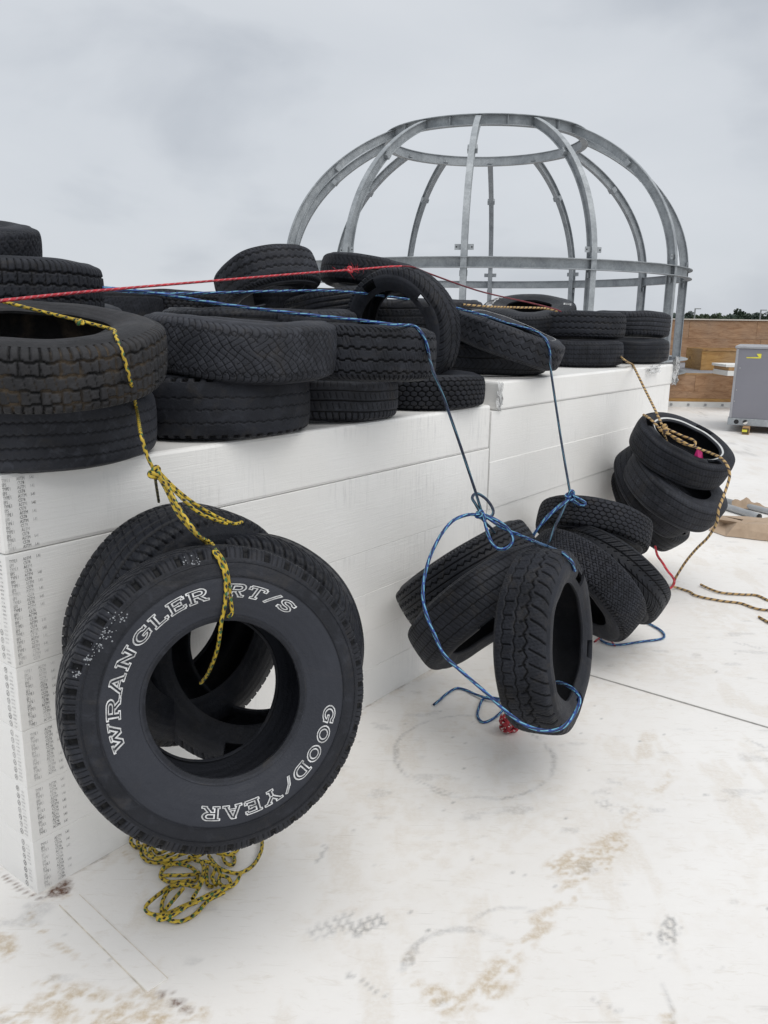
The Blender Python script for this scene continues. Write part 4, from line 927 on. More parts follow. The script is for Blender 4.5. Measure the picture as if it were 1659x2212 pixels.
def tube(C, r, k=10, step=None):
    C = np.array(C); n = len(C); T = np.gradient(C, axis=0); T /= np.linalg.norm(T, axis=1)[:, None] + 1e-12
    N = np.zeros_like(C); ref = np.array([0, 0, 1.]) if abs(T[0][2]) < .9 else np.array([1., 0, 0]); v = np.cross(T[0], ref); v /= np.linalg.norm(v)
    for i in range(n):
        v = v - T[i] * (v @ T[i]); v /= np.linalg.norm(v); N[i] = v
    B = np.cross(T, N); a = np.arange(k + 1) * 2 * pi / k
    V = C[:, None, :] + r * (N[:, None, :] * np.cos(a)[None, :, None] + B[:, None, :] * np.sin(a)[None, :, None])
    s = np.r_[0, np.cumsum(np.linalg.norm(np.diff(C, axis=0), axis=1))]
    UV = np.stack([np.tile(s[:, None], (1, k + 1)), np.tile((np.arange(k + 1) / k)[None, :], (n, 1))], -1)
    return V.reshape(-1, 3), grid_q(n, k + 1), UV.reshape(-1, 2)
def strand(name, C, r, mat, parent, k=10, fray=False):
    V, Q, UV = tube(C, r, k); n = len(C)
    # cap ends
    me = mesh_np(name, V, Q); uv = me.uv_layers.new(name='UVMap'); uv.data.foreach_set('uv', UV[Q.ravel()].astype(np.float32).ravel())
    return link(name, me, mat, parent, True)
DG = None
def rp(pts, r):
    """(x, y, t): at distance t; (x, y): laid on whatever surface is there; (x, y, 'g', z): on the roof at height z"""
    o = []; last = 3.0
    for p in pts:
        if len(p) == 2:
            hit, loc, nor, *_r = sc.ray_cast(DG, Vector(CAMP), Vector(ray(*p)))
            P = np.array(loc) + np.array(nor) * r * 1.0 - ray(*p) * r * .5 if hit else at(p[0], p[1], last)
        elif len(p) == 4: P = onz(p[0], p[1], p[3])
        else: P = at(*p)
        last = np.linalg.norm(P - CAMP); o.append(P)
    return o
def wob(C, amp, seed, f=6):
    s = np.r_[0, np.cumsum(np.linalg.norm(np.diff(C, axis=0), axis=1))]
    o = C.copy()
    for k in range(3): o[:, k] += (vnoise(s * f, s * 0 + k * 7.3, seed) - .5) * 2 * amp
    return o
def knot(c, size, r, mat, parent, axis=(0, 0, 1), seed=0, turns=3):
    q = Vector(axis).to_track_quat('Z', 'Y').to_matrix(); t_ = np.linspace(0, 2 * pi, 60)
    P = np.stack([(np.sin(t_) + 2 * np.sin(2 * t_)) / 3, (np.cos(t_) - 2 * np.cos(2 * t_)) / 3, -np.sin(3 * t_) * .55], -1) * size
    P = P @ np.array(Matrix.Rotation(seed * 1.3, 3, 'Z')).T @ np.array(q).T + c
    return strand('knot', P, r, mat, parent)
bpy.context.view_layer.update(); DG = bpy.context.evaluated_depsgraph_get()
E_ = empty
# 1. yellow rope
ry = E_('rope', at(325, 1005, 2.15), None, 'yellow rope with black flecks knotted to hold the white-lettered tire', 'rope', 'ropes tied round the tires')
def S(root, pts, r, mat, wamp=.0, seed=1, k=10, name='strand'):
    C = catmull(rp(pts, r)); C = wob(C, wamp, seed) if wamp else C
    root_l = np.array(root.location); return strand(name, C - root_l, r, ROPE[mat], root, k)
KY = at(336, 1022, 2.0)
S(ry, [(-30, 642, 2.42), (235, 713), (247, 724), (257, 740), (268, 775), (280, 830), (292, 880), (306, 940, 1.99), (318, 985, 1.99), (333, 1016, 2.0)], .0044, 'yellow', .0012)
S(ry, [(333, 1016, 2.0), (337, 1045, 2.06), (343, 1084, 2.2)], .0036, 'olive')
knot(KY - np.array(ry.location), .015, .0050, ROPE['yellow'], ry, ray(336, 1022), 1); knot(KY - np.array(ry.location), .011, .0050, ROPE['yellow'], ry, (1, .3, .2), 2)
S(ry, [(338, 1022, 2.0), (360, 1060, 1.98), (385, 1110, 1.96), (425, 1155, 1.95), (455, 1176), (470, 1192), (480, 1210), (490, 1240), (498, 1290), (500, 1322)], .0045, 'yellow', .0006)
S(ry, [(500, 1322), (497, 1330, 1.90), (484, 1333, 2.0)], .0045, 'yellow')
S(ry, [(340, 1020, 2.0), (366, 1058, 1.97), (392, 1105, 1.95), (432, 1160, 1.94), (447, 1176), (462, 1195), (474, 1214), (484, 1240), (487, 1270), (484, 1310), (479, 1340, 1.92), (470, 1400, 1.98), (452, 1450, 2.06), (434, 1476, 2.12)], .0045, 'yellow', .0006)
S(ry, [(342, 1018, 2.0), (385, 1060, 2.02), (440, 1100, 2.05), (500, 1130, 2.1), (522, 1128, 2.16)], .0044, 'yellow', .001)
S(ry, [(342, 1022, 2.0), (378, 1062, 2.0), (430, 1108, 2.03), (490, 1132, 2.09)], .0044, 'yellow', .001, 5)
# splice
knot(at(172, 696, 2.09) - np.array(ry.location), .007, .0045, ROPE['yellow'], ry, (0, 0, 1), 1)
# 2. yellow coil on the roof
rc = E_('rope_coil', onz(440, 1900), None, 'heap of loose yellow rope loops on the roof under the white-lettered tire', 'rope')
def zc(x, y): return ((x * .3 + 83.2) , 2050 / 1.1573 + y * .0)
def CP(pts, zz=.006, seed=1):   # coil points measured in the close-up of the coil
    r = random.Random(seed); o = []
    for x, y in pts:
        X_, Y_ = (300 + x * .27728) / 1.15733, (2050 + y * .27728) / 1.15733
        o.append((X_, Y_, 'g', zz + r.uniform(0, .010)))
    return o
loops = [
 [(100, 150), (100, 210), (150, 250), (185, 250), (200, 320), (270, 375), (400, 385), (560, 380), (640, 355), (760, 300), (830, 265), (880, 300), (1000, 310), (1060, 270), (1060, 225), (1000, 250)],
 [(800, 320), (860, 400), (930, 450), (1040, 480), (1120, 465), (1210, 400), (1270, 290), (1280, 200), (1265, 160)],
 [(1090, 480), (1050, 560), (980, 610), (850, 650), (700, 720), (560, 780), (430, 840), (330, 855), (250, 830), (235, 780), (290, 720), (380, 650), (450, 600), (560, 580), (640, 590), (700, 600), (730, 540), (760, 450), (740, 380), (680, 350)],
 [(1000, 600), (900, 640), (780, 700), (640, 760), (520, 840), (440, 880), (360, 905), (340, 880), (430, 850), (560, 790), (700, 740)],
 [(940, 650), (800, 720), (760, 760), (700, 830), (620, 890), (530, 920), (440, 905), (380, 850), (380, 760), (410, 680), (460, 620), (540, 585), (600, 560), (680, 545), (700, 500), (660, 440), (580, 405), (480, 400), (400, 440), (365, 490), (380, 530), (450, 560), (560, 555), (640, 540)],
 [(450, 400), (400, 420), (370, 470), (380, 500), (440, 500), (560, 500), (680, 490), (720, 470)],
 [(570, 620), (500, 700), (440, 770), (400, 820)], [(750, 540), (700, 630), (650, 710)],
 [(790, 420), (780, 500), (790, 580), (830, 600)], [(860, 440), (900, 480), (890, 560), (940, 600), (1000, 580), (980, 520), (920, 500)],
 [(150, 180), (170, 240), (250, 230), (300, 210), (270, 280), (330, 340), (430, 320), (520, 280), (600, 270), (680, 320)],
 [(220, 220), (240, 300), (330, 350), (440, 360), (560, 310), (640, 290)], [(930, 330), (960, 390), (1020, 405), (1030, 340), (980, 310)],
 [(620, 330), (700, 370), (800, 380), (860, 440), (830, 520), (870, 590)], [(280, 230), (340, 300), (420, 270), (500, 240), (560, 300)]]
for i, lp in enumerate(loops): S(rc, CP(lp, .007 + .005 * (i % 4), i), .0056, 'yellow', .0015, i)
# 3. red rope
rr_ = E_('rope', at(500, 604, 3.2), None, 'taut red rope running over the tires with a frayed splice', 'rope', 'ropes tied round the tires')
S(rr_, [(-60, 660, 2.0), (0, 650, 2.15), (222, 627, 2.6), (480, 605, 3.1), (683, 588, 3.6), (758, 583, 3.8), (840, 576, 4.0), (868, 575, 4.02)], .0043, 'red')
S(rr_, [(868, 575, 4.02), (892, 577, 4.08), (930, 592, 4.25), (1040, 630, 4.7), (1150, 655, 5.2), (1200, 668, 5.45), (1212, 673, 5.5)], .0042, 'maroon')
r2 = random.Random(5); fr = MB()
for _ in range(26):
    c = at(758 + r2.gauss(0, 14), 583 + r2.gauss(0, 2), 3.78) - np.array(rr_.location); d = np.array([r2.gauss(0, 1), r2.gauss(0, 1), r2.gauss(0, 1.3)]) * .012
    p = np.array([.001, 0, .001]); fr.add([c - p, c + p, c + d], [(0, 1, 2)])
fr.build('frayed_fibres', ROPE['red'], rr_)
knot(at(756, 583, 3.79) - np.array(rr_.location), .012, .006, ROPE['red'], rr_, (1, 0, .2), 1)
# 4. first blue rope
b1 = E_('rope', at(1036, 1110, 2.95), None, 'blue rope bent over the stepped-groove tire, looped round the upright slotted tire', 'rope', 'ropes tied round the tires')
S(b1, [(222, 621, 3.0), (330, 632, 2.98), (460, 654, 2.95), (620, 675, 2.92), (770, 691, 2.90), (850, 701, 2.89), (892, 707), (905, 716), (916, 735), (925, 765)], .0058, 'blue', .0006)
S(b1, [(925, 765), (935, 800, 2.80), (955, 850, 2.80), (985, 935, 2.83), (1010, 1010, 2.87), (1028, 1065, 2.9), (1040, 1105, 2.93)], .0052, 'navy')
KB = at(1037, 1112, 2.93)
knot(KB - np.array(b1.location), .015, .006, ROPE['blue'], b1, ray(1037, 1112), 1); knot(KB - np.array(b1.location), .013, .006, ROPE['blue'], b1, (.3, .2, 1), 2)
S(b1, [(1040, 1112, 2.92), (1028, 1090, 2.93), (1020, 1075, 2.95), (1030, 1066, 2.98), (1050, 1078, 3.0), (1064, 1098, 3.0), (1064, 1112, 2.99), (1050, 1120, 2.96)], .0055, 'navy')
S(b1, [(1045, 1112, 2.92), (1050, 1140, 2.88), (1062, 1172, 2.86), (1078, 1186, 2.86), (1098, 1182, 2.87), (1108, 1165, 2.88), (1098, 1143, 2.90), (1075, 1125, 2.92), (1048, 1112, 2.93)], .0058, 'blue')
S(b1, [(1035, 1112, 2.92), (1010, 1112, 2.86), (980, 1124, 2.82), (955, 1152, 2.78), (932, 1195, 2.74), (918, 1240, 2.70), (913, 1285, 2.66), (920, 1325, 2.63), (938, 1370, 2.60), (960, 1415, 2.58), (1000, 1453, 2.58), (1045, 1492, 2.58), (1095, 1538, 2.60), (1135, 1566, 2.62), (1175, 1578, 2.63), (1212, 1573, 2.64), (1236, 1550, 2.66), (1252, 1518, 2.70), (1248, 1500, 2.74), (1230, 1483, 2.80), (1205, 1474, 2.90), (1180, 1480, 3.0)], .0058, 'blue', .0006)
S(b1, [(1048, 1115, 2.92), (1085, 1140, 2.92), (1120, 1155, 2.88), (1150, 1168, 2.80), (1185, 1182), (1215, 1198), (1232, 1215), (1238, 1232)], .0056, 'blue')
S(b1, [(1038, 1116, 2.93), (1048, 1128, 3.0), (1062, 1142, 3.06), (1068, 1150, 3.12)], .0055, 'navy')
S(b1, [(937, 1522, 'g', .010), (950, 1512, 'g', .008), (963, 1500, 'g', .006), (985, 1487, 'g', .006), (1005, 1490, 'g', .006), (1030, 1501, 'g', .010), (1060, 1510, 'g', .014), (1095, 1514, 'g', .008), (1110, 1514, 'g', .006)], .0055, 'blue')
S(b1, [(1098, 1514, 'g', .02), (1070, 1508, 'g', .012), (1046, 1508, 'g', .008), (1034, 1530, 'g', .006), (1032, 1548, 'g', .006), (1044, 1560, 'g', .006), (1066, 1552, 'g', .006), (1088, 1532, 'g', .010), (1100, 1512, 'g', .014)], .0055, 'blue')
# 5. red ball of rope
rb = E_('rope_ball', onz(1100, 1560), None, 'small wad of red and white flecked rope under the front of the blue-rope bunch', 'rope')
for i in range(4):
    r2 = random.Random(i + 9); c = onz(1100, 1580) + np.array([0, 0, .040]); P = []
    for k_ in range(16):
        a, b = r2.uniform(0, 2 * pi), r2.uniform(-1, 1); s_ = sqrt(1 - b * b); P.append(c + np.array([cos(a) * s_, sin(a) * s_, b * .95]) * .040)
    strand('strand', catmull(P, .006) - np.array(rb.location), .0055, ROPE['redfleck'], rb)
S(rb, [(1108, 1540, 'g', .05), (1118, 1530, 'g', .07), (1128, 1540, 'g', .05)], .005, 'redfleck')
# 6. second blue rope
b2 = E_('rope', at(1234, 1068, 3.9), None, 'blue rope bent over the tilted cut tire down to the second hanging bunch', 'rope', 'ropes tied round the tires')
S(b2, [(225, 622, 3.6), (275, 630, 3.7), (370, 634, 3.75), (475, 632, 3.8), (600, 629, 3.9), (700, 628, 4.0), (770, 632, 4.1), (840, 641, 4.3), (920, 652, 4.5), (985, 665, 4.25), (1010, 672, 4.20), (1050, 682, 4.16), (1090, 694), (1130, 708), (1155, 717), (1168, 725), (1176, 733), (1182, 743), (1185, 755), (1187, 770)], .0062, 'blue', .0006)
S(b2, [(225, 622, 3.35), (300, 644, 3.3), (400, 648, 3.3)], .005, 'blue') if False else None
S(b2, [(1187, 770), (1190, 800, 4.08), (1200, 870, 4.03), (1212, 950, 3.98), (1222, 1010, 3.93), (1231, 1062, 3.9)], .0058, 'navy')
KC = at(1233, 1070, 3.88)
knot(KC - np.array(b2.location), .022, .0070, ROPE['blue'], b2, ray(1233, 1070), 1); knot(KC + np.array([0, 0, -.015]) - np.array(b2.location), .017, .0070, ROPE['blue'], b2, (.3, .2, 1), 2)
S(b2, [(1238, 1070, 3.87), (1252, 1078, 3.86), (1264, 1086, 3.86), (1262, 1092, 3.86), (1250, 1089, 3.86), (1238, 1080, 3.87)], .0065, 'blue')
S(b2, [(1230, 1078, 3.87), (1205, 1095, 3.85), (1180, 1118, 3.84), (1160, 1145, 3.84), (1147, 1168, 3.86), (1150, 1180, 3.9)], .0065, 'blue')
S(b2, [(1230, 1080, 3.86), (1200, 1102, 3.84), (1172, 1130, 3.83), (1152, 1155, 3.84), (1142, 1170, 3.86)], .0065, 'blue')
S(b2, [(1226, 1084, 3.86), (1212, 1110, 3.84), (1200, 1135, 3.82), (1190, 1160, 3.80), (1182, 1180, 3.80)], .0062, 'navy')
S(b2, [(1236, 1080, 3.9), (1240, 1090, 4.0), (1243, 1098, 4.1)], .0055, 'navy')
S(b2, [(1285, 1362, 'g', .03), (1296, 1374, 'g', .008), (1300, 1384, 'g', .008), (1320, 1392, 'g', .008), (1345, 1392, 'g', .008), (1385, 1386, 'g', .008), (1428, 1380, 'g', .008), (1435, 1372, 'g', .008), (1425, 1360, 'g', .008), (1400, 1346, 'g', .008), (1385, 1338, 'g', .008)], .0062, 'blue')
rs_ = E_('rope', onz(1305, 1382), None, 'short frayed red rope scraps on the roof below the S-tread tire', 'rope')
S(rs_, [(1284, 1386, 'g', .01), (1296, 1378, 'g', .012), (1310, 1376, 'g', .006), (1330, 1382, 'g', .006), (1338, 1378, 'g', .006)], .005, 'red', .003); S(rs_, [(1312, 1377, 'g', .01), (1322, 1388, 'g', .008), (1328, 1396, 'g', .006)], .004, 'red', .003, 4)
# 7. tan and black rope
bn = E_('rope', at(1434, 935, 4.85), None, 'tan and black rope holding the far hanging bunch and trailing on the roof', 'rope', 'ropes tied round the tires')
S(bn, [(1340, 770, 5.62), (1352, 780, 5.55), (1366, 790), (1372, 798, 5.42), (1395, 845, 5.2), (1415, 885, 5.0), (1430, 918, 4.88)], .0070, 'brown')
knot(at(1434, 926, 4.86) - np.array(bn.location), .020, .009, ROPE['brown'], bn, ray(1434, 926), 1); knot(at(1436, 930, 4.85) - np.array(bn.location), .015, .009, ROPE['brown'], bn, (1, .3, .2), 2)
S(bn, [(1390, 896, 5.05), (1402, 903, 4.95), (1416, 916, 4.90), (1430, 930, 4.86), (1445, 938, 4.83), (1468, 950, 4.80), (1490, 962, 4.80), (1500, 962, 4.80), (1502, 955, 4.82), (1494, 949, 4.84), (1475, 942, 4.85), (1440, 926, 4.86)], .0070, 'brown')
S(bn, [(1436, 930, 4.86), (1470, 955, 4.82), (1500, 965, 4.83), (1520, 973, 4.86), (1540, 981, 4.82), (1558, 990, 4.76), (1571, 1006, 4.71), (1576, 1025, 4.70), (1572, 1045, 4.70), (1562, 1075, 4.65), (1553, 1100, 4.6), (1548, 1130, 4.62), (1530, 1160, 4.7), (1505, 1185, 4.8), (1480, 1215, 4.95), (1462, 1243, 5.02), (1456, 1256, 5.03)], .0072, 'brown', .001)
S(bn, [(1432, 930, 4.86), (1437, 945, 4.95), (1442, 958, 5.05)], .007, 'brown')
S(bn, [(1456, 1256, 'g', .02), (1454, 1266, 'g', .02), (1466, 1270, 'g', .01), (1490, 1278, 'g', .009), (1500, 1285, 'g', .009), (1520, 1291, 'g', .009), (1560, 1298, 'g', .009), (1600, 1303, 'g', .009), (1635, 1315, 'g', .009), (1680, 1322, 'g', .009), (1700, 1340, 'g', .009), (1670, 1346, 'g', .012), (1650, 1338, 'g', .009), (1640, 1332, 'g', .009)], .0072, 'brown', .002)
S(bn, [(1514, 1263, 'g', .009), (1535, 1273, 'g', .009), (1560, 1281, 'g', .009), (1600, 1284, 'g', .009), (1635, 1286, 'g', .009), (1665, 1298, 'g', .009), (1700, 1300, 'g', .009)], .0072, 'brown', .002, 3)
rt = E_('rope', at(1110, 658, 5.2), None, 'twisted tan rope lying across the white-lettered tire on the pile', 'rope')
S(rt, [(1000, 658, 4.9), (1050, 662, 5.0), (1110, 664, 5.25), (1160, 665, 5.4), (1185, 667, 5.5), (1204, 672, 5.52)], .0065, 'brown')
rch = E_('rope', at(1430, 1220, 4.9), None, 'thin red cord hanging down to the tan rope on the roof', 'rope')
S(rch, [(1416, 1180, 5.1), (1420, 1200, 5.05), (1430, 1216, 5.0), (1440, 1232, 5.0), (1452, 1245, 5.0), (1458, 1256, 5.02), (1452, 1268, 5.03), (1438, 1272, 5.0), (1428, 1280, 4.9)], .007, 'red', .006, 2)
k = MB(); c0 = at(1507, 966, 4.86); r2 = random.Random(2)
for i in range(3):
    p = [c0, c0 + np.array([.03, .0, -.03]), c0 + np.array([.012 + .02 * i, .01 * i, -.09]), c0 + np.array([-.01 + .02 * i, .02, -.06])]; k.add([q for q in p], [(0, 1, 2, 3)])
o = k.build('marker_ribbon', PINKM); tag(o, 'bright pink plastic ribbon tied to the tan rope inside the white-banded tire', 'ribbon')

# ------------------------------------------------------------------ dome frame
S9 = .9697
DC = np.array([18.5 * S9 * sin(.10927), 18.5 * S9 * cos(.10927), 0.0]); R1, H1, R2, H2 = 4.249 * S9, EYE + (2.619 - 1.65) * S9, 2.0145 * S9, EYE + (5.33 - 1.65) * S9
ZP = .67
dome = empty('dome', (DC[0], DC[1], ZP), None, 'galvanised steel dome skeleton of curved ribs and rings behind the tires', 'dome')
BV = (H2 - H1) / sqrt(1 - (R2 / R1) ** 2)
zb = .24
prof = [(R1, zb), (R1, .8), (R1, H1 - ZP)]
am = asin(sqrt(1 - (R2 / R1) ** 2))
for a in np.linspace(0, am, 26)[1:]: prof.append((R1 * cos(a), H1 - ZP + BV * sin(a)))
prof = np.array(prof); tg = np.gradient(prof, axis=0); tg /= np.linalg.norm(tg, axis=1)[:, None]; nr = np.stack([tg[:, 1], -tg[:, 0]], -1)
def sweep(k, o0, o1, y0, y1):
    n = len(prof); V = []
    for i in range(n):
        a, b = prof[i] + nr[i] * o0, prof[i] + nr[i] * o1
        V += [(a[0], y0, a[1]), (b[0], y0, b[1]), (b[0], y1, b[1]), (a[0], y1, a[1])]
    F_ = []
    for i in range(n - 1):
        for j in range(4): F_.append((i * 4 + j, (i + 1) * 4 + j, (i + 1) * 4 + (j + 1) % 4, i * 4 + (j + 1) % 4))
    F_ += [(3, 2, 1, 0), ((n - 1) * 4, (n - 1) * 4 + 1, (n - 1) * 4 + 2, (n - 1) * 4 + 3)]; k.add(V, F_)
k = MB(); sweep(k, .064, .077, -.052, .052); sweep(k, -.077, -.064, -.052, .052); sweep(k, -.0635, .0635, -.005, .005)
rib0 = k.build('rib', GALV, dome)
bpy.data.objects.remove(rib0, do_unlink=False) if False else None
def ringmesh(k, r, z, hh, fl, th=.012, n=120):
    for (ra, rb_, za, zb_) in ((r - .005, r + .005, z - hh / 2 + th, z + hh / 2 - th), (r - fl * .35, r + fl, z + hh / 2 - th, z + hh / 2), (r - fl * .35, r + fl, z - hh / 2, z - hh / 2 + th)):
        V = []; F_ = []
        for i in range(n):
            a = 2 * pi * i / n; V += [(ra * cos(a), ra * sin(a), za), (rb_ * cos(a), rb_ * sin(a), za), (rb_ * cos(a), rb_ * sin(a), zb_), (ra * cos(a), ra * sin(a), zb_)]
            for j in range(4): F_.append((i * 4 + j, ((i + 1) % n) * 4 + j, ((i + 1) % n) * 4 + (j + 1) % 4, i * 4 + (j + 1) % 4))
        k.add(V, F_)
for nm, r, z, hh, fl in (('middle_ring', R1, H1 - ZP, .175, .105), ('top_ring', R2 + .01, H2 - ZP - .02, .19, .09), ('base_ring', R1 + .02, .14, .26, .15)):
    k = MB(); ringmesh(k, r, z, hh, fl); k.build(nm, GALV, dome)
k = MB(); k.box((R1 + .02, 0, H1 - ZP + .235), (012e-3, .31, .09)); brk = k.build('bracket', GALV, dome)
k = MB()
for s_ in (-1, 1): k.box((R1 + .027, s_ * .125, H1 - ZP + .235), (.004, .022, .022))
hole = k.build('bolt_hole', DARK, brk)
clip_a = radians(40); k = MB(); k.box((R1 * cos(clip_a) - .02, 0, H1 - ZP + BV * sin(clip_a) - .02), (.10, .17, .10), Matrix.Rotation(-clip_a, 3, 'Y')); clp = k.build('splice_plate', GALV, dome)
k = MB(); k.box((R1 - .0, 0, H1 - ZP - .17), (.03, .13, .09)); plt = k.build('seat_plate', GALV, dome)
k = MB(); k.box((R2 + .045, 0, H2 - ZP - .02), (.07, .010, .165)); stf = k.build('stiffener', GALV, dome)
PH = radians(20)
for i in range(12):
    a = PH + i * pi / 6
    if i == 0:
        for o in (rib0, brk, clp, plt): o.rotation_euler.z = a
        stf.rotation_euler.z = a + pi / 12; continue
    for o in (rib0, brk, clp, plt, stf):
        c = o.copy(); COL.objects.link(c); c.parent = dome; c.rotation_euler.z = a + (pi / 12 if o is stf else 0)
        if o is brk: h = hole.copy(); COL.objects.link(h); h.parent = c

# ------------------------------------------------------------------ raised plywood curb and parapet
FY = 16.27
curb = empty('plywood_curb', (8, FY, 0), None, 'low plywood-faced raised roof edge with white flashing along its foot', 'roof curb')
def part_box(name, x0, x1, y0, y1, z0, z1, mat, root, bev=0):
    k = MB(); L0 = np.array(root.location); k.box((0, 0, 0), (x1 - x0, y1 - y0, z1 - z0)); o = k.build(name, mat, root, bevel=bev, seg=1)
    o.location = tuple(np.array([(x0 + x1) / 2, (y0 + y1) / 2, (z0 + z1) / 2]) - L0); return o
part_box('deck', 4.7, 22, FY + .02, 20.85, .05, ZP - .006, GREYROOF, curb)
x = 4.6; i = 0
while x < 18:
    part_box('plywood_panel', x + .002, x + 2.436, FY, FY + .018, .17, .30 - .002, PLY, curb); part_box('plywood_panel', x + .002 - .9, x + 2.436 - .9, FY, FY + .018, .30, ZP - .045, PLY, curb)
    x += 2.44; i += 1
part_box('wood_strip', 4.6, 20, FY - .012, FY + .02, .105, .168, PLYN, curb)
part_box('flashing', 4.6, 20, FY - .02, FY + .02, .0, .104, MEMB, curb)
part_box('edge_board', 4.6, 20, FY - .006, FY + .03, ZP - .044, ZP - .004, LUMB, curb)
x = 5.7
while x < 14:
    k = MB(); k.box((0, 0, 0), (.045, .006, .045)); o = k.build('washer', PIPE, curb, bevel=.01); o.location = (x - 8, -.024, .045); x += .34
# platform under the dome, hidden by the stacks
k = MB(); n = 40; rp_ = R1 - .45
V = [(DC[0] + rp_ * cos(2 * pi * i / n), DC[1] + rp_ * sin(2 * pi * i / n), z) for z in (0, ZP - .012) for i in range(n)]
k.add(V, [tuple(range(n, 2 * n)), tuple(range(n - 1, -1, -1))] + [(i, (i + 1) % n, (i + 1) % n + n, i + n) for i in range(n)]); o = k.build('dome_platform', GREYROOF); tag(o, 'round grey membrane platform under the steel dome skeleton', 'platform')
PY = 20.9; PT = 1.745
par = empty('parapet_wall', (12, PY, 0), None, 'tall plywood parapet with a pale cap along the far edge of the roof', 'parapet')
x = 7.0; i = 0
for zz in ((ZP, 1.26), (1.262, PT - .03)):
    x = 7.0 - (0 if i == 0 else 1.1)
    while x < 26:
        part_box('plywood_panel', max(x, 6.6) + .002, x + 2.436 if i == 0 else x + 1.7, PY, PY + .02, zz[0], zz[1] - .002, PLY, par); x += 2.44 if i == 0 else 1.704
    i += 1
part_box('cap', 6.5, 26, PY - .04, PY + .2, PT - .028, PT, CAPM, par)
part_box('backing', 6.6, 26, PY + .022, PY + .16, 0, PT - .03, LUMB, par)
par2 = empty('parapet_wall', (-8, 27, 0), None, 'far stretch of plywood parapet hidden behind the tires and dome', 'parapet')
part_box('backing', -30, 6.6, 27.0, 27.15, 0, PT - .2, PLY, par2); part_box('backing', 6.45, 6.6, 20.95, 26.98, 0, PT - .2, PLY, par2)
# plywood box and white boards standing on the platform
def on(x, y, z): return onz(x, y, z)
c = on(1556, 800, ZP)
bx = empty('plywood_crate', tuple(c), None, 'open fresh plywood box on the raised roof in front of the parapet', 'wooden box')
for nm, dx, dy, sx, sy in (('side_board', 0, 0, 1.75, .02), ('side_board', 0, .9, 1.75, .02), ('side_board', -.865, .45, .02, .87), ('side_board', .865, .45, .02, .87)):
    k = MB(); k.box((dx + .45, dy, .22), (sx, sy, .44)); k.build(nm, PLYN, bx)
k = MB(); k.box((.45, -.018, .415), (1.76, .015, .03)); k.build('rail', LUMB, bx)
c = on(1571, 812, ZP)
wb = empty('board_pile', tuple(c), None, 'short pile of white boards on the raised edge beside the plywood box', 'board pile')
for z0, z1, mt, ov in ((.0, .095, MEMB, 0), (.097, .16, LUMB, .01), (.162, .21, MEMB, -.04)):
    k = MB(); k.box((.6 + ov, .35, (z0 + z1) / 2), (1.2, .7, z1 - z0)); k.build('board', mt, wb, bevel=.006)

# ------------------------------------------------------------------ rooftop unit
pl = onz(1574, 921 + 14, 0); 
hx = at(1574, 923, 12.3 * S9 / 1.0)
ux, uy = 5.33 * S9, 12.0 * S9
z0u = .11
# solve the lower left corner on the ray through the picture corner
d = ray(1573, 917); t0 = (z0u + .0 - EYE) / d[2]; CU = CAMP + d * t0
ac = empty('rooftop_unit', (CU[0], CU[1], 0), (0, 0, radians(-25.5)), 'grey sheet metal air conditioning unit on timber blocks at the right edge', 'air conditioner')
dist_ = np.linalg.norm(CU[:2]); 
HU = (917 - 752) / FPX * dist_ * .93
WU = 1.6
def ab(name, x0, x1, y0, y1, z0, z1, mat, bev=0, par=None):
    k = MB(); k.box(((x0 + x1) / 2, (y0 + y1) / 2, (z0 + z1) / 2), (x1 - x0, y1 - y0, z1 - z0)); return k.build(name, mat, par or ac, bevel=bev, seg=1)
rail_h = .105
ab('base_rail', -.015, WU, -.012, 1.4, z0u, z0u + rail_h, GALV, .004)
ab('cabinet', .012, WU, 0, 1.39, z0u + rail_h + .002, z0u + HU - .04, ACM, .004)
ab('corner_post', 0, .035, -.008, .03, z0u + rail_h + .003, z0u + HU - .042, ACF, .003)
ab('top_cover', -.02, WU, -.02, 1.41, z0u + HU - .038, z0u + HU, ACF, .006)
k = MB(); n = 16
for cx_ in (.11, .235):
    V = [(cx_ + .035 * cos(2 * pi * i / n), -.0145, z0u + .052 + .035 * sin(2 * pi * i / n)) for i in range(n)]; k.add(V, [tuple(reversed(range(n)))])
k.build('lifting_hole', DARK, ac)
k = MB(); V = [(.235 + .035 * cos(a), -.0165, z0u + .052 + .035 * sin(a)) for a in np.linspace(pi * 1.15, 2 * pi * 1.07, 10)]; k.add(V, [tuple(range(10))]); k.build('lifting_tab', MEMB, ac)
ab('slot', .78, 1.1, -.018, -.0135, z0u + .025, z0u + .085, DARK)
ab('name_plate', .72, .85, -.006, -.001, z0u + rail_h + .10, z0u + rail_h + .145, ACF); ab('plate_text', .745, .825, -.009, -.007, z0u + rail_h + .115, z0u + rail_h + .13, DARK)
for sx, sz in ((.055, .42), (.07, .75), (.78, .83), (.04, .25)): ab('screw', sx, sx + .014, -.009, -.001, z0u + rail_h + sz, z0u + rail_h + sz + .014, SCREW)
# arrow sticker
k = MB(); y_ = -.004; zt = z0u + HU - .155
V = [(.14, zt - .022), (.34, zt - .018), (.34, zt), (.145, zt - .004)]; 
k.add([(a, y_, b) for a, b in [(.15, zt - .022), (.34, zt - .022), (.34, zt - .002), (.15, zt - .008)]], [(0, 1, 2, 3)])
k.add([(a, y_ - .002, b) for a, b in [(.285, zt + .045), (.35, zt + .048), (.35, zt - .022), (.31, zt + .008)]], [(0, 3, 2, 1)]); k.build('arrow_sticker', YELLOW, ac)
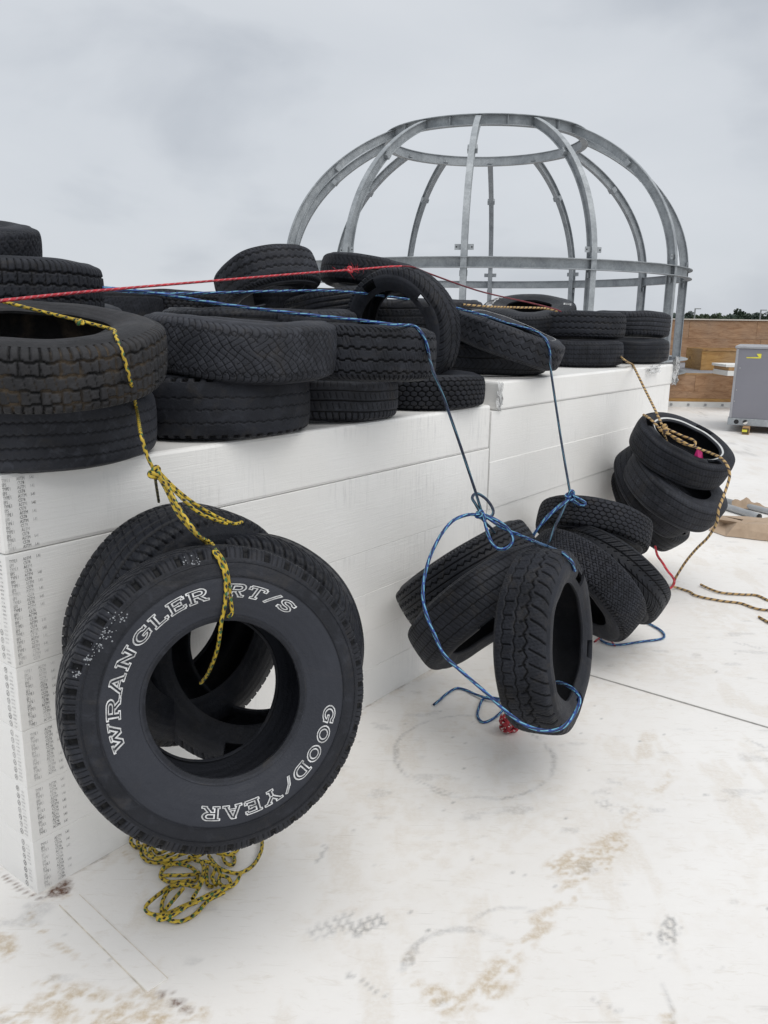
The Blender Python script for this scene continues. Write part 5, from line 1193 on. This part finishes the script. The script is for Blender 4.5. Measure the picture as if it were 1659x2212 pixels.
# timber blocks
wbk = empty('timber_block', tuple(onz(1603, 938)), (0, 0, radians(-25.5)), 'short timber block with a yellow end label under the rooftop unit', 'timber')
k = MB(); k.box((.0 + .045, .5, .055), (.10, 1.1, .105)); k.build('block', LUMB, wbk, bevel=.004)
k = MB(); k.box((.03, -.053, .06), (.07, .003, .035)); k.build('end_label', YELLOW, wbk)
k = MB(); k.box((.045, -.0515, .055), (.085, .001, .085)); k.build('end_paint', simple('dark_end', (.07, .055, .02), .7), wbk)

# red bag at the foot of the curb
c = onz(1467, 877); k = MB(); n = 14
V = []; 
for lv, (s_, z) in enumerate(((.9, .0), (1.0, .035), (1.0, .085), (.75, .125), (.3, .135))):
    for i in range(n):
        a = 2 * pi * i / n; f = 1 + .06 * sin(3 * a + lv); V.append((.20 * s_ * f * np.sign(cos(a)) * abs(cos(a)) ** .6, .13 * s_ * f * np.sign(sin(a)) * abs(sin(a)) ** .6, z))
F_ = [(lv * n + i, lv * n + (i + 1) % n, (lv + 1) * n + (i + 1) % n, (lv + 1) * n + i) for lv in range(4) for i in range(n)] + [tuple(range(4 * n, 5 * n))]
k.add(V, F_); o = k.build('red_bag', REDP, smooth=True); o.location = (c[0], c[1], .003); o.rotation_euler = (0, 0, .1); tag(o, 'dark red soft bag lying by the white flashing behind the far foam stack', 'bag')
# pipes and brown paper
for i, ((xa, ya), (xb, yb), rr2, lb) in enumerate((((1554, 1090), (1640, 1117), .030, 'nearer of two grey metal pipes lying on the roof beside the brown paper'), ((1560, 1080), (1690, 1112), .026, 'farther of two grey metal pipes, running behind the brown paper'))):
    P0, P1 = onz(xa, ya, rr2), onz(xb, yb, rr2); P1 = P0 + (P1 - P0) * (1.0 if i == 0 else 1.4); C = np.linspace(P0, P1, 6); V, Q, _ = tube(C, rr2, 16)
    o = link('metal_pipe', mesh_np('metal_pipe', V, Q), PIPE, None, True); tag(o, lb, 'pipe', 'grey pipes lying on the roof')
def paper_sheet():
    c = onz(1560, 1146); rq = random.Random(12)
    ex = onz(1700, 1165) - onz(1545, 1150); ex = ex / np.linalg.norm(ex); ey = np.array([-ex[1], ex[0], 0])
    rows = [((.02, -.20, .004), (1.1, -.26, .004)), ((.06, -.17, .055), (1.1, -.24, .070)), ((.10, -.12, .105), (1.1, -.17, .130)), ((.13, -.02, .098), (1.1, -.05, .118)), ((.15, .01, .104), (1.1, -.01, .127)), ((.17, .16, .098), (1.1, .18, .115)), ((.12, .25, .060), (1.1, .27, .070)), ((.06, .30, .004), (1.1, .33, .004))]
    n = 16; V = []
    for i in range(n):
        for p, q in rows:
            u = i / (n - 1); a = np.array(p) + (np.array(q) - np.array(p)) * u; k_ = .010 * (1 if 0 < i < n - 1 else .3)
            a = a + np.array([rq.uniform(-1.5, 1.5) * k_, rq.uniform(-1, 1) * k_, rq.uniform(-.9, .9) * k_]); a[2] = max(.004, a[2] if p[2] > .01 else .004)
            V.append(c + ex * a[0] + ey * a[1] + np.array([0, 0, a[2]]))
    Q = list(map(tuple, grid_q(n, len(rows)))); b0_ = len(V)
    for a in ((-.10, -.05, .004), (-.05, .02, .085), (-.02, .10, .10), (-.08, .16, .004), (.02, .02, .05)): V.append(c + ex * a[0] + ey * a[1] + np.array([0, 0, a[2]]))
    me = bpy.data.meshes.new('brown_paper'); me.from_pydata([tuple(v) for v in V], [], Q + [(0, 1, b0_ + 4, b0_), (1, 2, b0_ + 1, b0_ + 4), (2, 3, b0_ + 2, b0_ + 1), (4, 5, b0_ + 2), (5, 6, b0_ + 3, b0_ + 2), (b0_, b0_ + 4, b0_ + 1)]); me.update()
    o = link('brown_paper', me, PAPER, None); tag(o, 'crumpled brown kraft paper folded over on the roof at the right edge', 'paper')
    sl_ = o.modifiers.new('thickness', 'SOLIDIFY'); sl_.thickness = .002
    # raised flap
    c2 = onz(1585, 1100); V = []
    for i in range(14):
        for j in range(7):
            u, v = i / 13, j / 6; V.append(c2 + ex * (u * .30 - .02) + ey * (.02 + v * .05) + np.array([0, 0, .01 + v * (.085 - .10 * abs(u - .35)) * (1 + .2 * math.sin(u * 19))]))
    link('paper_flap', mesh_np('paper_flap', V, grid_q(14, 7)), PAPER, o)
paper_sheet()

# ------------------------------------------------------------------ far trees, hill and poles
def leafmat(name, c):
    m, t, b = newmat(name); n = noise(t, objco(t), .35, 3)
    t.links.new(ramp(t, n, [(0.35, tuple(q * .65 for q in c)), (0.65, tuple(q * 1.4 for q in c))]), b.inputs['Base Color']); b.inputs['Roughness'].default_value = .8
    return m
LEAF = [leafmat('foliage_dark', (.040, .062, .040)), leafmat('foliage_mid', (.060, .085, .045)), leafmat('foliage_blue', (.050, .072, .060))]
BARK = simple('bark', (.08, .065, .05), .9)
def tree(x, ytop, t_, wpx, lab, mi, seed, group='trees on the horizon'):
    r = random.Random(seed); top = at(x, ytop, t_); base = np.array([top[0], top[1], -9.0]); Hh = top[2] + 9; Wd = wpx / FPX * t_
    root = empty('tree', tuple(base), None, lab, 'tree', group)
    C = np.array([[0, 0, 0], [.2, .1, Hh * .4], [0, 0, Hh * .75]]); V, Q, _ = tube(catmull(C, 1.0), Wd * .03 + .12, 7); link('trunk', mesh_np('trunk', V, Q), BARK, root, True)
    cl = [(r.gauss(0, .24) * Wd, r.gauss(0, .24) * Wd, Hh * (.64 + .32 * r.random() ** .8), Wd * r.uniform(.10, .22)) for _ in range(26)]
    cl = [(a, b, c * (1 - .10 * min(1, (a * a + b * b) ** .5 / (Wd * .5)) ** 2), d) for a, b, c, d in cl]
    n = 2600; g = np.random.default_rng(seed); idx = g.integers(0, len(cl), n); cc = np.array(cl)[idx]
    dirs = g.normal(size=(n, 3)); dirs /= np.linalg.norm(dirs, axis=1)[:, None]; P = cc[:, :3] + dirs * (cc[:, 3] * g.uniform(.6, 1.05, n))[:, None] * [1, 1, .8]
    P[:, 2] = np.minimum(P[:, 2], Hh); a = g.normal(size=(n, 3)); a /= np.linalg.norm(a, axis=1)[:, None]; b = np.cross(a, g.normal(size=(n, 3))); b /= np.linalg.norm(b, axis=1)[:, None]
    s = Wd * .022 * g.uniform(.6, 1.5, n)[:, None]; V = np.stack([P - a * s - b * s, P + a * s - b * s, P + a * s + b * s, P - a * s + b * s], 1).reshape(-1, 3)
    o = link('crown', mesh_np('crown', V, np.arange(n * 4).reshape(-1, 4)), LEAF[mi], root); o['kind'] = 'stuff'
for i, a in enumerate(((1466, 674, 150, 40, 'low dark tree on the horizon between the two right dome legs', 0), (1492, 669, 170, 26, 'narrow dark tree on the horizon just right of the dome legs', 2),
                       (1518, 674, 160, 46, 'spreading green tree on the horizon under the left light pole', 1), (1538, 671, 150, 20, 'small round treetop above the parapet, right of the left light pole', 0),
                       (1560, 672, 190, 44, 'pale rounded tree on the horizon left of the tallest one', 1), (1597, 664, 170, 58, 'tallest and broadest dark tree above the parapet', 0),
                       (1632, 671, 180, 44, 'dark tree on the horizon just left of the right light pole', 2), (1658, 672, 170, 44, 'tree at the right edge of the photo above the rooftop unit', 0),
                       (1072, 660, 190, 16, 'tiny treetop peeking over the white-lettered tire', 0), (1415, 673, 180, 30, 'dark tree just left of the right dome legs', 0), (1300, 672, 200, 50, 'tree behind the second pile from the far end', 1))):
    tree(a[0], a[1], a[2], a[3], a[4], a[5], 20 + i)
# wooded low ridge
def ridge():
    V = []; g = np.random.default_rng(5); n = 26000; az = g.uniform(-.75, .75, n); d = g.uniform(230, 330, n)
    ht = 1.6 + d * (.0035 + .0035 * vnoise(az * 14, az * 0, 6) + .004 * vnoise(az * 60, az * 0, 7)); z = ht - g.random(n) ** 1.6 * 9
    P = np.stack([d * np.sin(az), d * np.cos(az), z], -1); a = g.normal(size=(n, 3)); a /= np.linalg.norm(a, axis=1)[:, None]; b = np.cross(a, g.normal(size=(n, 3))); b /= np.linalg.norm(b, axis=1)[:, None]
    s = g.uniform(.5, 1.2, n)[:, None]; V = np.stack([P - a * s - b * s, P + a * s - b * s, P + a * s + b * s, P - a * s + b * s], 1).reshape(-1, 3)
    o = link('far_woods', mesh_np('far_woods', V, np.arange(n * 4).reshape(-1, 4)), LEAF[2]); tag(o, 'low belt of distant woods along the horizon', 'woods', None, 'stuff')
    n = 90; V = []
    for i in range(n):
        a_ = -.8 + 1.6 * i / (n - 1)
        for dd, zz in ((225, -9), (300, 2.2 + 1.2 * vnoise(np.array([a_ * 9]), np.array([0.]), 2)[0]), (420, 3.0)): V.append((dd * sin(a_), dd * cos(a_), zz))
    o = link('hills', mesh_np('hills', V, grid_q(n, 3)), simple('hill_green', (.075, .10, .05), .9, var=.3, scale=.05), None, True); tag(o, kind='structure')
ridge()
for x, y0, y1, lb in ((1502, 666, 690, 'thin light pole on the horizon to the right of the dome legs'), (1644, 669, 692, 'thin light pole on the horizon at the right edge')):
    T_ = 120; p = at(x, y0, T_); root = empty('light_pole', (p[0], p[1], -9), None, lb, 'light pole', 'light poles on the horizon'); V, Q, _ = tube(np.array([[0, 0, 0], [0, 0, p[2] / 2 + 4], [0, 0, p[2] + 9.]]), .10, 8)
    link('pole', mesh_np('pole', V, Q), PIPE, root, True); k = MB(); k.box((.35, 0, p[2] + 8.95), (.8, .2, .12)); k.build('lamp_head', PIPE, root)

# air that fades the far trees
hz, t, b = newmat('haze'); t.nodes.remove(b); pv = t.nodes.new('ShaderNodeVolumePrincipled'); pv.inputs['Density'].default_value = .0011; pv.inputs['Color'].default_value = (.80, .85, .92, 1)
t.links.new(pv.outputs[0], [n for n in t.nodes if n.type == 'OUTPUT_MATERIAL'][0].inputs['Volume'])
USE_HAZE = False
if USE_HAZE:
    k = MB(); k.box((0, 200, 5), (1200, 900, 30)); o = k.build('haze', hz); tag(o, kind='stuff')
print('objects', len(bpy.data.objects), 'tris', sum(sum(len(p.vertices) - 2 for p in me.polygons) if len(me.polygons) < 3000 else len(me.polygons) * 2 for me in bpy.data.meshes))
